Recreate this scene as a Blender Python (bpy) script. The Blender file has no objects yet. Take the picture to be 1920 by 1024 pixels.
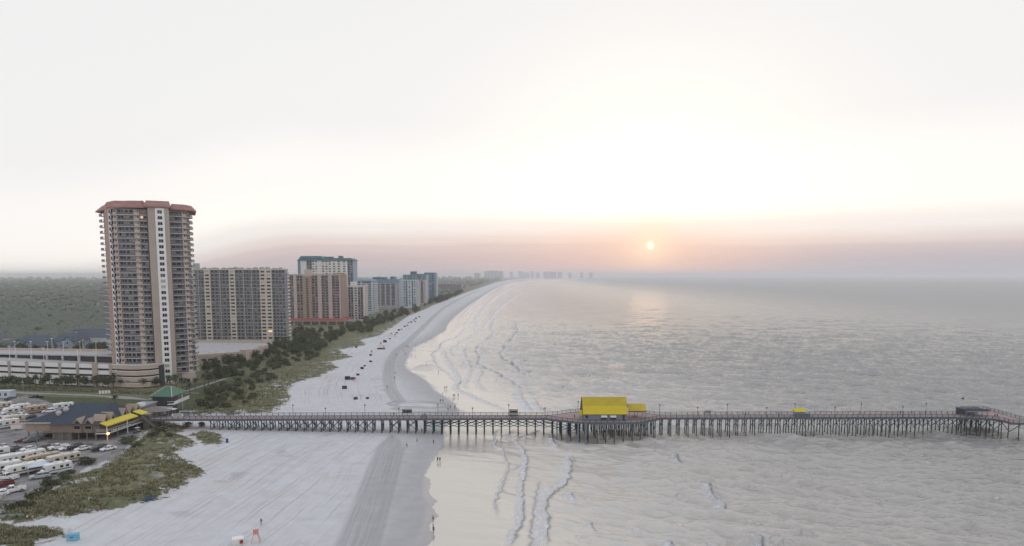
import bpy, math, random
import numpy as np
from mathutils import Vector, Matrix
random.seed(7); RNG = np.random.default_rng(7)
R = math.radians
scene = bpy.context.scene
COL = scene.collection

# ---------------------------------------------------------------- camera
CH = 58.0; TH = math.atan((646 - 517) / 1280.0)
cam_d = bpy.data.cameras.new('camera'); cam = bpy.data.objects.new('camera', cam_d); COL.objects.link(cam)
cam.location = (0, 0, CH); cam.rotation_euler = (R(90) - TH, 0, 0)
cam_d.sensor_width = 36; cam_d.lens = 24; cam_d.shift_y = 134 / 1920.0
cam_d.clip_start = 1; cam_d.clip_end = 80000
scene.camera = cam

# ---------------------------------------------------------------- sky and sun
SUN_AZ, SUN_EL = math.atan2(1217 - 960, 1280), R(2.45)
w = bpy.data.worlds.new('World'); scene.world = w; w.use_nodes = True
nt = w.node_tree; nt.nodes.clear()
def N(nt, t, **kw):
    n = nt.nodes.new(t)
    for k, v in kw.items():
        if k.startswith('i_'):
            n.inputs[k[2:]].default_value = v
        elif k.startswith('n_'):
            n.inputs[int(k[2:])].default_value = v
        else: setattr(n, k, v)
    return n
def L(nt, a, b): nt.links.new(a, b)
def math_n(nt, op, a, b=None, clamp=False):
    n = nt.nodes.new('ShaderNodeMath'); n.operation = op; n.use_clamp = clamp
    for i, v in enumerate((a, b)):
        if v is None: continue
        if isinstance(v, (int, float)): n.inputs[i].default_value = v
        else: nt.links.new(v, n.inputs[i])
    return n.outputs[0]
def ramp(nt, fac, stops, interp='LINEAR'):
    n = nt.nodes.new('ShaderNodeValToRGB'); cr = n.color_ramp; cr.interpolation = interp
    while len(cr.elements) < len(stops): cr.elements.new(0.5)
    for e, (p, c) in zip(cr.elements, stops):
        e.position = p; e.color = (*c, 1) if len(c) == 3 else c
    nt.links.new(fac, n.inputs[0]); return n.outputs[0]
def mix(nt, fac, a, b, blend='MIX'):
    n = nt.nodes.new('ShaderNodeMix'); n.data_type = 'RGBA'; n.blend_type = blend
    for s, v in ((0, fac), (6, a), (7, b)):
        if isinstance(v, (int, float)): n.inputs[s].default_value = v
        elif isinstance(v, tuple): n.inputs[s].default_value = (*v, 1) if len(v) == 3 else v
        else: nt.links.new(v, n.inputs[s])
    return n.outputs[2]
def s2l(r, g, b):
    f = lambda c: (c / 255 / 12.92) if c / 255 <= .04045 else ((c / 255 + .055) / 1.055) ** 2.4
    return (f(r), f(g), f(b))

tc = N(nt, 'ShaderNodeTexCoord'); sep = N(nt, 'ShaderNodeSeparateXYZ'); L(nt, tc.outputs['Generated'], sep.inputs[0])
el = math_n(nt, 'MULTIPLY', math_n(nt, 'ARCSINE', sep.outputs[2]), 180 / math.pi)          # elevation in degrees
az = math_n(nt, 'MULTIPLY', math_n(nt, 'ARCTAN2', sep.outputs[0], sep.outputs[1]), 180 / math.pi)
cl = N(nt, 'ShaderNodeTexNoise', i_Scale=2.2, i_Detail=3.0)
mp = N(nt, 'ShaderNodeMapping'); mp.inputs['Scale'].default_value = (1, 1, 5); L(nt, tc.outputs['Generated'], mp.inputs[0]); L(nt, mp.outputs[0], cl.inputs['Vector'])
wob = math_n(nt, 'MULTIPLY', math_n(nt, 'SUBTRACT', cl.outputs[0], .5), 1.6)
# the milky bank along the horizon is thinner towards the open land on the left and the sea on the far right
side = math_n(nt, 'ADD', math_n(nt, 'MULTIPLY', math_n(nt, 'SUBTRACT', math_n(nt, 'MULTIPLY', az, -1.0), 22.0), .45, True), 0)
lf = N(nt, 'ShaderNodeMapRange', interpolation_type='SMOOTHSTEP'); L(nt, az, lf.inputs[0])
lf.inputs[1].default_value = -17; lf.inputs[2].default_value = -36; lf.inputs[3].default_value = 0; lf.inputs[4].default_value = 4.6
e2 = math_n(nt, 'ADD', math_n(nt, 'ADD', el, lf.outputs[0]), wob)
f = math_n(nt, 'DIVIDE', e2, 30.0, True)
sky = ramp(nt, f, [(0, s2l(196, 186, 193)), (.035, s2l(204, 190, 193)), (.075, s2l(219, 204, 203)), (.090, s2l(233, 221, 217)),
                   (.13, (.94, .90, .87)), (.18, (1.12, 1.06, 1.0)), (.26, (1.05, 1.02, .99)), (.42, (.93, .925, .92)), (1, s2l(243, 243, 243))], 'EASE')
# high and behind: a cooler dawn sky
hi = N(nt, 'ShaderNodeMapRange', interpolation_type='SMOOTHSTEP'); L(nt, el, hi.inputs[0]); hi.inputs[1].default_value = 22; hi.inputs[2].default_value = 70
sky = mix(nt, hi.outputs[0], sky, (.72, .80, .98))
# right-hand horizon turns slate over the sea
rt = N(nt, 'ShaderNodeMapRange', interpolation_type='SMOOTHSTEP'); L(nt, az, rt.inputs[0]); rt.inputs[1].default_value = 14; rt.inputs[2].default_value = 26
rl = N(nt, 'ShaderNodeMapRange', interpolation_type='SMOOTHSTEP'); L(nt, el, rl.inputs[0]); rl.inputs[1].default_value = 3.2; rl.inputs[2].default_value = .2
sky = mix(nt, math_n(nt, 'MULTIPLY', rt.outputs[0], rl.outputs[0]), sky, s2l(186, 186, 196))
# warm glow and the sun's disc in the mist
sd = Vector((math.sin(SUN_AZ) * math.cos(SUN_EL), math.cos(SUN_AZ) * math.cos(SUN_EL), math.sin(SUN_EL)))
dp = N(nt, 'ShaderNodeVectorMath', operation='DOT_PRODUCT'); L(nt, tc.outputs['Generated'], dp.inputs[0]); dp.inputs[1].default_value = sd
ang = math_n(nt, 'MULTIPLY', math_n(nt, 'ARCCOSINE', math_n(nt, 'MINIMUM', dp.outputs['Value'], .9999999)), 180 / math.pi)
def glow(width): return math_n(nt, 'EXPONENT', math_n(nt, 'MULTIPLY', math_n(nt, 'POWER', math_n(nt, 'DIVIDE', ang, width), 1.3), -1.0))
gel = N(nt, 'ShaderNodeMapRange', interpolation_type='SMOOTHSTEP'); L(nt, el, gel.inputs[0]); gel.inputs[1].default_value = 6.5; gel.inputs[2].default_value = 1.0
sky = mix(nt, math_n(nt, 'MULTIPLY', math_n(nt, 'MULTIPLY', glow(8.0), gel.outputs[0]), .5), sky, s2l(240, 206, 188))
sky = mix(nt, math_n(nt, 'MULTIPLY', glow(1.6), .85), sky, (1.10, .88, .66))
hal = N(nt, 'ShaderNodeMapRange', interpolation_type='SMOOTHSTEP'); L(nt, el, hal.inputs[0]); hal.inputs[1].default_value = 3.6; hal.inputs[2].default_value = 7.0
sky = mix(nt, math_n(nt, 'MULTIPLY', glow(8.0), hal.outputs[0]), sky, (.75, .56, .32), 'ADD')  # extra halo, brighter than white, added so the sea reflects gold
disc = N(nt, 'ShaderNodeMapRange', interpolation_type='SMOOTHSTEP'); L(nt, ang, disc.inputs[0]); disc.inputs[1].default_value = .42; disc.inputs[2].default_value = .05
sky = mix(nt, disc.outputs[0], sky, (1.6, 1.4, 1.1))
st = N(nt, 'ShaderNodeTexSky', sky_type='NISHITA'); st.sun_disc = False; st.sun_elevation = SUN_EL; st.sun_rotation = SUN_AZ; st.dust_density = 2.0
bg1 = N(nt, 'ShaderNodeBackground'); L(nt, sky, bg1.inputs[0]); bg1.inputs[1].default_value = .96
bg2 = N(nt, 'ShaderNodeBackground'); L(nt, st.outputs[0], bg2.inputs[0]); bg2.inputs[1].default_value = .006
ad = N(nt, 'ShaderNodeAddShader'); L(nt, bg1.outputs[0], ad.inputs[0]); L(nt, bg2.outputs[0], ad.inputs[1])
wo = N(nt, 'ShaderNodeOutputWorld'); L(nt, ad.outputs[0], wo.inputs[0])

sun_d = bpy.data.lights.new('sun', 'SUN'); sun_d.energy = .0035; sun_d.angle = R(3); sun_d.color = (1, .62, .38)
sun = bpy.data.objects.new('sun', sun_d); COL.objects.link(sun)
sun.rotation_euler = (-sd).to_track_quat('-Z', 'Y').to_euler()

vs = scene.view_settings; vs.view_transform = 'Standard'; vs.look = 'None'; vs.exposure = 0; vs.gamma = 1
scene.render.engine = 'CYCLES'; scene.cycles.use_denoising = True
scene.cycles.max_bounces = 6; scene.cycles.volume_bounces = 1; scene.cycles.caustics_reflective = False; scene.cycles.caustics_refractive = False
scene.cycles.sample_clamp_indirect = 4

# ---------------------------------------------------------------- picking points on the ground
ST, CT = math.sin(TH), math.cos(TH)
def ray(px, py):
    a, b = (px - 960) / 1280.0, (646 - py) / 1280.0
    return Vector((a, CT + b * ST, -ST + b * CT))
def P(px, py, z=0.0):
    d = ray(px, py); t = (z - CH) / d.z
    return Vector((d.x * t, d.y * t, z))
def PY(px, py, Y):
    d = ray(px, py); t = Y / d.y
    return Vector((d.x * t, Y, CH + d.z * t))

# ---------------------------------------------------------------- mesh helper
class MB:
    def __init__(s): s.v, s.f, s.m = [], [], []
    def poly(s, pts, m=0):
        n = len(s.v); s.v += [tuple(p) for p in pts]; s.f.append(tuple(range(n, n + len(pts)))); s.m.append(m); return s
    def box(s, x0, x1, y0, y1, z0, z1, m=0):
        n = len(s.v)
        s.v += [(x0, y0, z0), (x1, y0, z0), (x1, y1, z0), (x0, y1, z0), (x0, y0, z1), (x1, y0, z1), (x1, y1, z1), (x0, y1, z1)]
        for q in ((0, 3, 2, 1), (4, 5, 6, 7), (0, 1, 5, 4), (1, 2, 6, 5), (2, 3, 7, 6), (3, 0, 4, 7)):
            s.f.append(tuple(n + i for i in q)); s.m.append(m)
        return s
    def obox(s, c, size, rz=0, m=0):
        n = len(s.v); s.box(-size[0] / 2, size[0] / 2, -size[1] / 2, size[1] / 2, -size[2] / 2, size[2] / 2, m)
        ca, sa = math.cos(rz), math.sin(rz)
        for i in range(n, len(s.v)):
            x, y, z = s.v[i]; s.v[i] = (c[0] + x * ca - y * sa, c[1] + x * sa + y * ca, c[2] + z)
        return s
    def bar(s, p, q, wd, ht, m=0):
        """a beam of rectangular section from p to q"""
        p, q = Vector(p), Vector(q); d = (q - p)
        if d.length < 1e-6: return s
        d.normalize(); up = Vector((0, 0, 1)) if abs(d.z) < .95 else Vector((0, 1, 0))
        a = d.cross(up).normalized() * (wd / 2); b = a.cross(d).normalized() * (ht / 2)
        n = len(s.v)
        for c in (p, q):
            for k, l in ((-1, -1), (1, -1), (1, 1), (-1, 1)): s.v.append(tuple(c + a * k + b * l))
        for i in range(4): s.f.append((n + i, n + (i + 1) % 4, n + 4 + (i + 1) % 4, n + 4 + i)); s.m.append(m)
        s.f.append((n + 3, n + 2, n + 1, n)); s.f.append((n + 4, n + 5, n + 6, n + 7)); s.m += [m, m]
        return s
    def tube(s, p, q, r0, r1=None, k=6, m=0, cap=True):
        r1 = r0 if r1 is None else r1
        p, q = Vector(p), Vector(q); d = (q - p).normalized(); up = Vector((0, 0, 1)) if abs(d.z) < .95 else Vector((0, 1, 0))
        a = d.cross(up).normalized(); b = a.cross(d)
        n = len(s.v)
        for c, r in ((p, r0), (q, r1)):
            for i in range(k):
                t = 2 * math.pi * i / k; s.v.append(tuple(c + a * (r * math.cos(t)) + b * (r * math.sin(t))))
        for i in range(k): s.f.append((n + i, n + (i + 1) % k, n + k + (i + 1) % k, n + k + i)); s.m.append(m)
        if cap:
            s.f.append(tuple(n + i for i in reversed(range(k)))); s.f.append(tuple(n + k + i for i in range(k))); s.m += [m, m]
        return s
    def loft(s, rings, m=0, cap=True):
        n = len(s.v); k = len(rings[0])
        for r in rings: s.v += [tuple(p) for p in r]
        for j in range(len(rings) - 1):
            for i in range(k):
                s.f.append((n + j * k + i, n + j * k + (i + 1) % k, n + (j + 1) * k + (i + 1) % k, n + (j + 1) * k + i)); s.m.append(m)
        if cap:
            s.f.append(tuple(n + i for i in reversed(range(k)))); s.f.append(tuple(n + (len(rings) - 1) * k + i for i in range(k))); s.m += [m, m]
        return s
    def prism(s, poly, z0, z1, m=0, poly2=None):
        return s.loft([[(x, y, z0) for x, y in poly], [(x, y, z1) for x, y in (poly2 or poly)]], m)
    def ball(s, c, r, sx=1, sy=1, sz=1, k=8, j=5, m=0):
        rings = []
        for a in range(1, j):
            t = math.pi * a / j - math.pi / 2
            rings.append([(c[0] + r * sx * math.cos(t) * math.cos(2 * math.pi * i / k), c[1] + r * sy * math.cos(t) * math.sin(2 * math.pi * i / k), c[2] + r * sz * math.sin(t)) for i in range(k)])
        return s.loft(rings, m)
    def add(s, o, M=None, m=None):
        n = len(s.v)
        s.v += o.v if M is None else [tuple(M @ Vector(p)) for p in o.v]
        s.f += [tuple(n + i for i in q) for q in o.f]; s.m += o.m if m is None else [m] * len(o.m); return s
    def mesh(s, name, mats, smooth=False):
        me = bpy.data.meshes.new(name); me.from_pydata(s.v, [], s.f)
        for t in (mats if isinstance(mats, (list, tuple)) else [mats]): me.materials.append(t)
        me.polygons.foreach_set('material_index', s.m)
        if smooth: me.polygons.foreach_set('use_smooth', [True] * len(s.f))
        me.update(); return me
    def build(s, name, mats, parent=None, loc=(0, 0, 0), rz=0, smooth=False):
        o = bpy.data.objects.new(name, s.mesh(name, mats, smooth)); COL.objects.link(o)
        o.location = loc; o.rotation_euler = (0, 0, rz)
        if parent: o.parent = parent
        return o
def tag(o, label=None, cat=None, group=None, kind=None):
    for k, v in (('label', label), ('category', cat), ('group', group), ('kind', kind)):
        if v: o[k] = v
    return o
def empty(name, loc, rz=0, label=None, cat=None, group=None):
    o = bpy.data.objects.new(name, None); COL.objects.link(o); o.empty_display_size = .5
    o.location = loc; o.rotation_euler = (0, 0, rz); return tag(o, label, cat, group)
KIDS = {}
def kids(o): return [c for c in o.children]
def copy_tree(o, parent=None):
    c = o.copy(); COL.objects.link(c); c.parent = parent
    for ch in kids(o): copy_tree(ch, c)
    return c
class Pool:
    """repeated parts of one thing: the first 100 as objects of their own, what is left as one part"""
    def __init__(s, name, mats, parent, cap=100): s.name, s.mats, s.parent, s.cap, s.n, s.rest = name, mats, parent, cap, 0, MB()
    def add(s, mb, **k):
        s.n += 1
        if s.n <= s.cap: return mb.build(s.name, s.mats, s.parent, **k)
        s.rest.add(mb)
    def done(s):
        if s.rest.f: tag(s.rest.build(s.name, s.mats, s.parent), kind='stuff')
ORD = ['first', 'second', 'third', 'fourth', 'fifth', 'sixth', 'seventh', 'eighth', 'ninth', 'tenth', 'eleventh', 'twelfth', 'thirteenth', 'fourteenth', 'fifteenth', 'sixteenth', 'seventeenth', 'eighteenth', 'nineteenth', 'twentieth', 'twenty-first', 'twenty-second', 'twenty-third', 'twenty-fourth', 'twenty-fifth', 'twenty-sixth', 'twenty-seventh', 'twenty-eighth', 'twenty-ninth', 'thirtieth']

# ---------------------------------------------------------------- materials
def mat(name, col, rough=.75, var=.12, scale=.6, metal=0, spec=.4, bump=0, bscale=8, emit=None, estr=0):
    m = bpy.data.materials.new(name); m.use_nodes = True; t = m.node_tree; b = t.nodes['Principled BSDF']
    g = N(t, 'ShaderNodeNewGeometry'); no = N(t, 'ShaderNodeTexNoise', i_Scale=scale, i_Detail=5.0, i_Roughness=.65); L(t, g.outputs['Position'], no.inputs['Vector'])
    lo = tuple(c * (1 - var) for c in col); hi = tuple(min(1, c * (1 + var)) for c in col)
    L(t, ramp(t, no.outputs[0], [(.25, lo), (.75, hi)]), b.inputs['Base Color'])
    b.inputs['Roughness'].default_value = rough; b.inputs['Metallic'].default_value = metal; b.inputs['Specular IOR Level'].default_value = spec
    if bump:
        n2 = N(t, 'ShaderNodeTexNoise', i_Scale=bscale, i_Detail=4.0); L(t, g.outputs['Position'], n2.inputs['Vector'])
        bu = N(t, 'ShaderNodeBump', i_Strength=bump, i_Distance=.2); L(t, n2.outputs[0], bu.inputs['Height']); L(t, bu.outputs[0], b.inputs['Normal'])
    if emit:
        b.inputs['Emission Color'].default_value = (*emit, 1); b.inputs['Emission Strength'].default_value = estr
    return m
# ---------------------------------------------------------------- shore line, vegetation line, tracks (traced on the ground)
def W(pts, z=0.0): return np.array([P(x, y, z)[:2] for x, y in pts])
SHORE = W([(772, 1100), (782, 1060), (790, 1024), (797, 1000), (806, 975), (810, 942), (800, 930), (803, 890), (815, 860), (838, 830), (834, 812), (842, 797), (864, 785), (867, 773), (859, 758), (837, 743), (818, 732), (807, 717), (790, 706), (766, 692), (762, 683), (772, 663), (777, 652), (807, 638), (837, 620), (842, 607), (861, 588), (880, 573), (905, 556), (930, 541), (950, 532), (990, 524), (1040, 521), (1100, 519.6)])
def seg_dist(xy, line, closed=False):
    """distance to a polyline, signed (+ left of its direction), and arc length there"""
    best = np.full(len(xy), 1e18); sg = np.ones(len(xy)); arc = np.zeros(len(xy)); acc = 0
    pts = np.vstack([line, line[:1]]) if closed else line
    for a, b in zip(pts[:-1], pts[1:]):
        d = b - a; l = np.hypot(*d)
        if l < 1e-9: continue
        t = np.clip(((xy - a) @ d) / l ** 2, 0, 1); q = a + t[:, None] * d - xy
        dd = (q ** 2).sum(1); k = dd < best - 1e-9
        best[k] = dd[k]; cr = d[0] * (xy[:, 1] - a[1]) - d[1] * (xy[:, 0] - a[0])
        sg[k] = np.where(cr[k] >= 0, 1, -1); arc[k] = acc + t[k] * l; acc += l
    return np.sqrt(best), sg, arc
def inside(xy, poly):
    x, y = xy[:, 0], xy[:, 1]; r = np.zeros(len(xy), bool)
    for (x0, y0), (x1, y1) in zip(poly, np.roll(poly, -1, 0)):
        if y0 == y1: continue
        r ^= ((y0 > y) != (y1 > y)) & (x < (x1 - x0) * (y - y0) / (y1 - y0) + x0)
    return r
def poly_sd(xy, poly):
    d, _, _ = seg_dist(xy, poly, True); return np.where(inside(xy, poly), d, -d)
def sm(a, b, x): t = np.clip((x - a) / (b - a), 0, 1); return t * t * (3 - 2 * t)
def hash2(ix, iy, s): 
    h = np.sin(ix * 127.1 + iy * 311.7 + s * 74.7) * 43758.5453; return h - np.floor(h)
def vnoise(x, y, s=0):
    ix, iy = np.floor(x), np.floor(y); fx, fy = x - ix, y - iy; fx = fx * fx * (3 - 2 * fx); fy = fy * fy * (3 - 2 * fy)
    a, b, c, d = hash2(ix, iy, s), hash2(ix + 1, iy, s), hash2(ix, iy + 1, s), hash2(ix + 1, iy + 1, s)
    return (a + (b - a) * fx) * (1 - fy) + (c + (d - c) * fx) * fy
def fbm(x, y, o=4, s=0):
    r, a, t = 0, .5, 0
    for k in range(o): r = r + a * vnoise(x * 2 ** k, y * 2 ** k, s + k); t += a; a *= .55
    return r / t
VEG_A = W([(262, 796), (300, 790), (330, 792), (352, 800), (330, 812), (352, 818), (372, 830), (345, 838), (330, 848), (352, 860), (384, 879), (352, 900), (300, 932), (225, 948), (180, 957), (90, 970), (0, 978), (-120, 990), (-120, 1010), (0, 955), (60, 925), (150, 883), (215, 858), (236, 838), (262, 818)], 2.5)
VEG_M = W([(360, 812), (382, 806), (412, 811), (421, 822), (405, 831), (375, 828)], 2.5)
VEG_C = W([(-200, 984), (0, 980), (90, 985), (134, 994), (110, 1006), (75, 1012), (60, 1030), (-60, 1100), (-300, 1100)], 2.5)
VEG_B = np.vstack([W([(330, 776), (430, 777), (520, 768), (545, 747), (538, 728), (552, 715), (603, 700), (635, 684), (618, 675), (640, 670), (661, 665), (640, 657), (635, 653), (687, 643), (676, 635), (710, 627), (736, 612), (764, 592), (794, 580), (818, 569), (844, 560), (880, 546), (905, 538), (928, 530), (955, 524.5), (1000, 521), (1060, 519.4)], 2.5), np.array([[-3000, 30000], [-30000, 30000], [-30000, 200], [-700, 200], [-330, 262]])])
LOT = W([(-400, 742), (60, 744), (100, 757), (125, 770), (230, 776), (262, 796), (262, 818), (236, 838), (215, 858), (150, 883), (60, 925), (0, 955), (-120, 1008), (-700, 1008)], 2.5)
LAWN = W([(60, 752), (75, 742), (180, 744), (275, 748), (300, 735), (345, 722), (430, 706), (470, 702), (440, 722), (390, 745), (350, 765), (330, 776), (262, 780), (230, 772), (125, 768), (100, 757)], 3)
LAWN2 = W([(-350, 738), (0, 741), (60, 742), (70, 752), (20, 754), (-300, 750)], 3)
PATH = W([(-300, 728), (0, 733), (120, 737), (200, 740), (276, 747)], 3)
PATH2 = W([(345, 733), (380, 722), (405, 714), (440, 703)], 3)
BAND = W([(695, 1080), (722, 985), (738, 920), (748, 880), (756, 850), (763, 826), (760, 815), (742, 809), (700, 808), (640, 812), (560, 830), (440, 880), (300, 960)])
BAND2 = W([(748, 755), (732, 732), (728, 700), (731, 680), (743, 659), (764, 642), (796, 612), (814, 594), (831, 579), (860, 562), (900, 543)])
def terrain(xy):
    d, sg, arc = seg_dist(xy, SHORE); d = d * sg                       # + on land
    n = fbm(xy[:, 0] * .09, xy[:, 1] * .09, 4)
    z = np.where(d < 0, np.maximum(d * .02 - np.clip(-d - 14, 0, 60) * .10, -6), np.minimum(d * .018, .25) + np.clip(d - 14, 0, 70) * .024)
    z = z + (n - .5) * .12 * (1 - sm(25, 60, d)) * np.exp(-np.abs(d) / 30)
    veg = np.maximum.reduce([poly_sd(xy, VEG_A), poly_sd(xy, VEG_M), poly_sd(xy, VEG_B), poly_sd(xy, VEG_C)])
    lot = np.maximum(poly_sd(xy, LOT), poly_sd(xy, LAWN))
    land = np.minimum(d * .03, 2.6)
    hum = sm(-3, 6, veg) * (1 - sm(-6, 2, lot)) * sm(400, 250, xy[:, 1])
    z = z + hum * (fbm(xy[:, 0] * .12, xy[:, 1] * .12, 3, 5) * 2.0 - .2)
    far = sm(30, 90, d); z = z * (1 - far) + far * np.minimum(z, 2.6 + hum * 1.3)
    z = np.where(lot > 0, 2.6, z)
    # the low bar standing out of the swash
    b = P(795, 690); r = np.hypot((xy[:, 0] - b.x) / 6.5, (xy[:, 1] - b.y) / 14)
    z = np.maximum(z, np.where(r < 1.4, .30 * (1 - r) + (n - .5) * .2, -9))
    return z, d, arc, veg, lot
def gz(x, y): return float(terrain(np.array([[x, y]]))[0][0])
def G(px, py, up=0):
    z = 2.0
    for _ in range(4):
        p = P(px, py, z); z = gz(p.x, p.y)
    return Vector((p.x, p.y, z + up))

def grid_mesh(name, X, Y, Z, mats, attrs, smooth=True, keep=None):
    ny, nx = X.shape; idx = np.arange(nx * ny).reshape(ny, nx)
    q = np.stack([idx[:-1, :-1], idx[:-1, 1:], idx[1:, 1:], idx[1:, :-1]], -1).reshape(-1, 4)
    if keep is not None: q = q[keep.reshape(-1)[q].any(1)]
    used = np.unique(q); mp_ = np.full(nx * ny, -1); mp_[used] = np.arange(len(used)); q = mp_[q]
    co = np.stack([X, Y, Z], -1).reshape(-1, 3)[used]
    me = bpy.data.meshes.new(name); me.vertices.add(len(co)); me.vertices.foreach_set('co', co.astype(np.float32).ravel())
    me.loops.add(q.size); me.loops.foreach_set('vertex_index', q.astype(np.int32).ravel())
    me.polygons.add(len(q)); me.polygons.foreach_set('loop_start', np.arange(0, q.size, 4, dtype=np.int32)); me.polygons.foreach_set('loop_total', np.full(len(q), 4, np.int32))
    if smooth: me.polygons.foreach_set('use_smooth', np.ones(len(q), bool))
    for k, v in attrs.items():
        a = me.attributes.new(k, 'FLOAT', 'POINT'); a.data.foreach_set('value', v.reshape(-1)[used].astype(np.float32))
    me.update(); me.validate()
    for m in mats: me.materials.append(m)
    o = bpy.data.objects.new(name, me); COL.objects.link(o); return o

def spread(a, b, step, lo=None, hi=None, g=1.12):
    s = list(np.arange(a, b + step / 2, step)); x, d = s[-1], step
    while hi is not None and x < hi: d *= g; x += d; s.append(min(x, hi))
    x, d = s[0], step; pre = []
    while lo is not None and x > lo: d *= g; x -= d; pre.append(max(x, lo))
    return np.array(pre[::-1] + s)
xs = spread(-165, 12, .55, -30000, 30000); ys = np.concatenate([spread(100, 330, .6), spread(331.2, 640, 1.4, None, 40000, 1.06)])
GX, GY = np.meshgrid(xs, ys); gxy = np.stack([GX.ravel(), GY.ravel()], 1)
gzv, gd, garc, gveg, glot = terrain(gxy)
def at_(o): return o
gp = np.maximum(-np.abs(seg_dist(gxy, PATH)[0]) + 2.0, -np.abs(seg_dist(gxy, PATH2)[0]) + 1.2)
b1d, b1s, b1a = seg_dist(gxy, BAND); b2d, b2s, b2a = seg_dist(gxy, BAND2)
north = gxy[:, 1] > P(760, 790).y
bt = np.where(north, b2d * b2s, b1d * b1s); ba = np.where(north, b2a, b1a)
# puddles left on the upper beach
pud = np.full(len(gxy), -99.0)
for cx, cy, rx, ry, an in ((835, 590, 34, 3.0, .1), (800, 757, 7, 3.2, 0), (560, 771, 12, 1.1, 0), (880, 567, 40, 6, .2), (863, 579, 30, 3.5, .2)):
    c = P(cx, cy, 1); dx, dy = gxy[:, 0] - c.x, gxy[:, 1] - c.y
    pud = np.maximum(pud, 1 - np.hypot((dx * math.cos(an) + dy * math.sin(an)) / rx, (-dx * math.sin(an) + dy * math.cos(an)) / ry))
# the tractor's turning loops beside the pier
loop = np.full(len(gxy), 9.0)
for cx, cy, rx, ry in ((790, 757, 12.0, 7.0), (797, 764, 13.0, 6.2), (775, 755, 11, 8)):
    c = P(cx, cy, 1); r = np.hypot((gxy[:, 0] - c.x) / rx, (gxy[:, 1] - c.y) / ry); loop = np.minimum(loop, np.abs(r - 1) * min(rx, ry))
lawn = np.maximum(poly_sd(gxy, LAWN), poly_sd(gxy, LAWN2))

gm = bpy.data.materials.new('ground'); gm.use_nodes = True; t = gm.node_tree; bs = t.nodes['Principled BSDF']
def A(t, n): a = t.nodes.new('ShaderNodeAttribute'); a.attribute_name = n; return a.outputs['Fac']
geo = N(t, 'ShaderNodeNewGeometry').outputs['Position']
def noise(t, sc, det=4.0, vec=None, rough=.6):
    n = N(t, 'ShaderNodeTexNoise', i_Scale=sc, i_Detail=det, i_Roughness=rough); L(t, vec or geo, n.inputs['Vector']); return n.outputs[0]
def mr(t, v, a, b, c=0, d=1, smooth=True):
    n = N(t, 'ShaderNodeMapRange', interpolation_type='SMOOTHSTEP' if smooth else 'LINEAR'); L(t, v, n.inputs[0])
    for i, x in zip((1, 2, 3, 4), (a, b, c, d)): n.inputs[i].default_value = x
    return n.outputs[0]
def comb(t, a, b, c=0):
    n = N(t, 'ShaderNodeCombineXYZ')
    for i, v in enumerate((a, b, c)):
        if isinstance(v, (int, float)): n.inputs[i].default_value = v
        else: L(t, v, n.inputs[i])
    return n.outputs[0]
mul = lambda a, b: math_n(t, 'MULTIPLY', a, b)
add = lambda a, b: math_n(t, 'ADD', a, b)
shore, band, arcc = A(t, 'shore'), A(t, 'band'), A(t, 'along')
n_big, n_mid, n_fine = noise(t, .035), noise(t, .25), noise(t, 2.2)
# dry sand with footprints' mottling
sand = ramp(t, n_mid, [(.25, (.53, .52, .515)), (.75, (.63, .615, .61))])
sand = mix(t, mr(t, n_big, .55, .78), sand, (.54, .48, .42))
# comb and tyre lines that follow the beach: noise stretched along the way the tractors drive
warp = mul(math_n(t, 'SUBTRACT', noise(t, .03, 2.0), .5), 4.0)
tv = comb(t, mul(add(A(t, 'lane'), warp), 1.15), mul(A(t, 'lane_along'), .010)); lines = noise(t, 1.0, 3.0, tv, .75)
tv2 = comb(t, mul(add(band, mul(warp, .3)), 3.2), mul(arcc, .02)); lines2 = noise(t, 1.0, 2.0, tv2, .7)
ln = mul(mr(t, lines, .53, .66), mr(t, shore, 14, 30)); ln = mul(mul(ln, mr(t, n_big, .22, .5)), mr(t, math_n(t, 'ABSOLUTE', band), 70, 40))
sand = mix(t, mul(ln, .5), sand, (.26, .25, .25))
ln2 = mul(mul(mr(t, lines2, .50, .66), mr(t, noise(t, .03, 2.0), .42, .58)), mr(t, shore, 16, 26)); sand = mix(t, mul(ln2, .30), sand, (.27, .26, .26))
inb = mul(mr(t, band, -2.0, -.2, 0, 1), 1); hw = A(t, 'bandw')
inband = mul(mr(t, add(hw, mul(math_n(t, 'SUBTRACT', n_mid, .5), 1.4)), -.8, 1.2), add(.45, mul(mr(t, lines2, .35, .62), .55)))
sand = mix(t, mul(inband, .6), sand, (.24, .24, .245))
sand = mix(t, mul(mr(t, A(t, 'edge'), .9, .1), .4), sand, (.22, .215, .21))
sand = mix(t, mul(mr(t, A(t, 'loop'), 1.6, .3), add(.25, mul(lines2, .55))), sand, (.25, .245, .24))
patch = mul(mr(t, noise(t, .11, 5.0), .57, .66), mr(t, A(t, 'bandw'), -16, -1)); sand = mix(t, mul(mul(patch, mr(t, shore, 16, 26)), .35), sand, (.30, .29, .285))
# the damp foreshore
wet = mr(t, add(shore, mul(math_n(t, 'SUBTRACT', n_mid, .5), 3.0)), 24, 2)
damp = ramp(t, n_mid, [(.3, (.25, .235, .235)), (.7, (.30, .28, .28))])
sand = mix(t, mul(wet, .62), sand, damp)
mirror = mr(t, add(shore, mul(math_n(t, 'SUBTRACT', n_mid, .5), 2.0)), 2.2, .2)
pudm = mr(t, add(A(t, 'puddle'), mul(math_n(t, 'SUBTRACT', n_mid, .5), .9)), .0, .12)
mirror = math_n(t, 'MAXIMUM', mirror, pudm)
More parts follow.
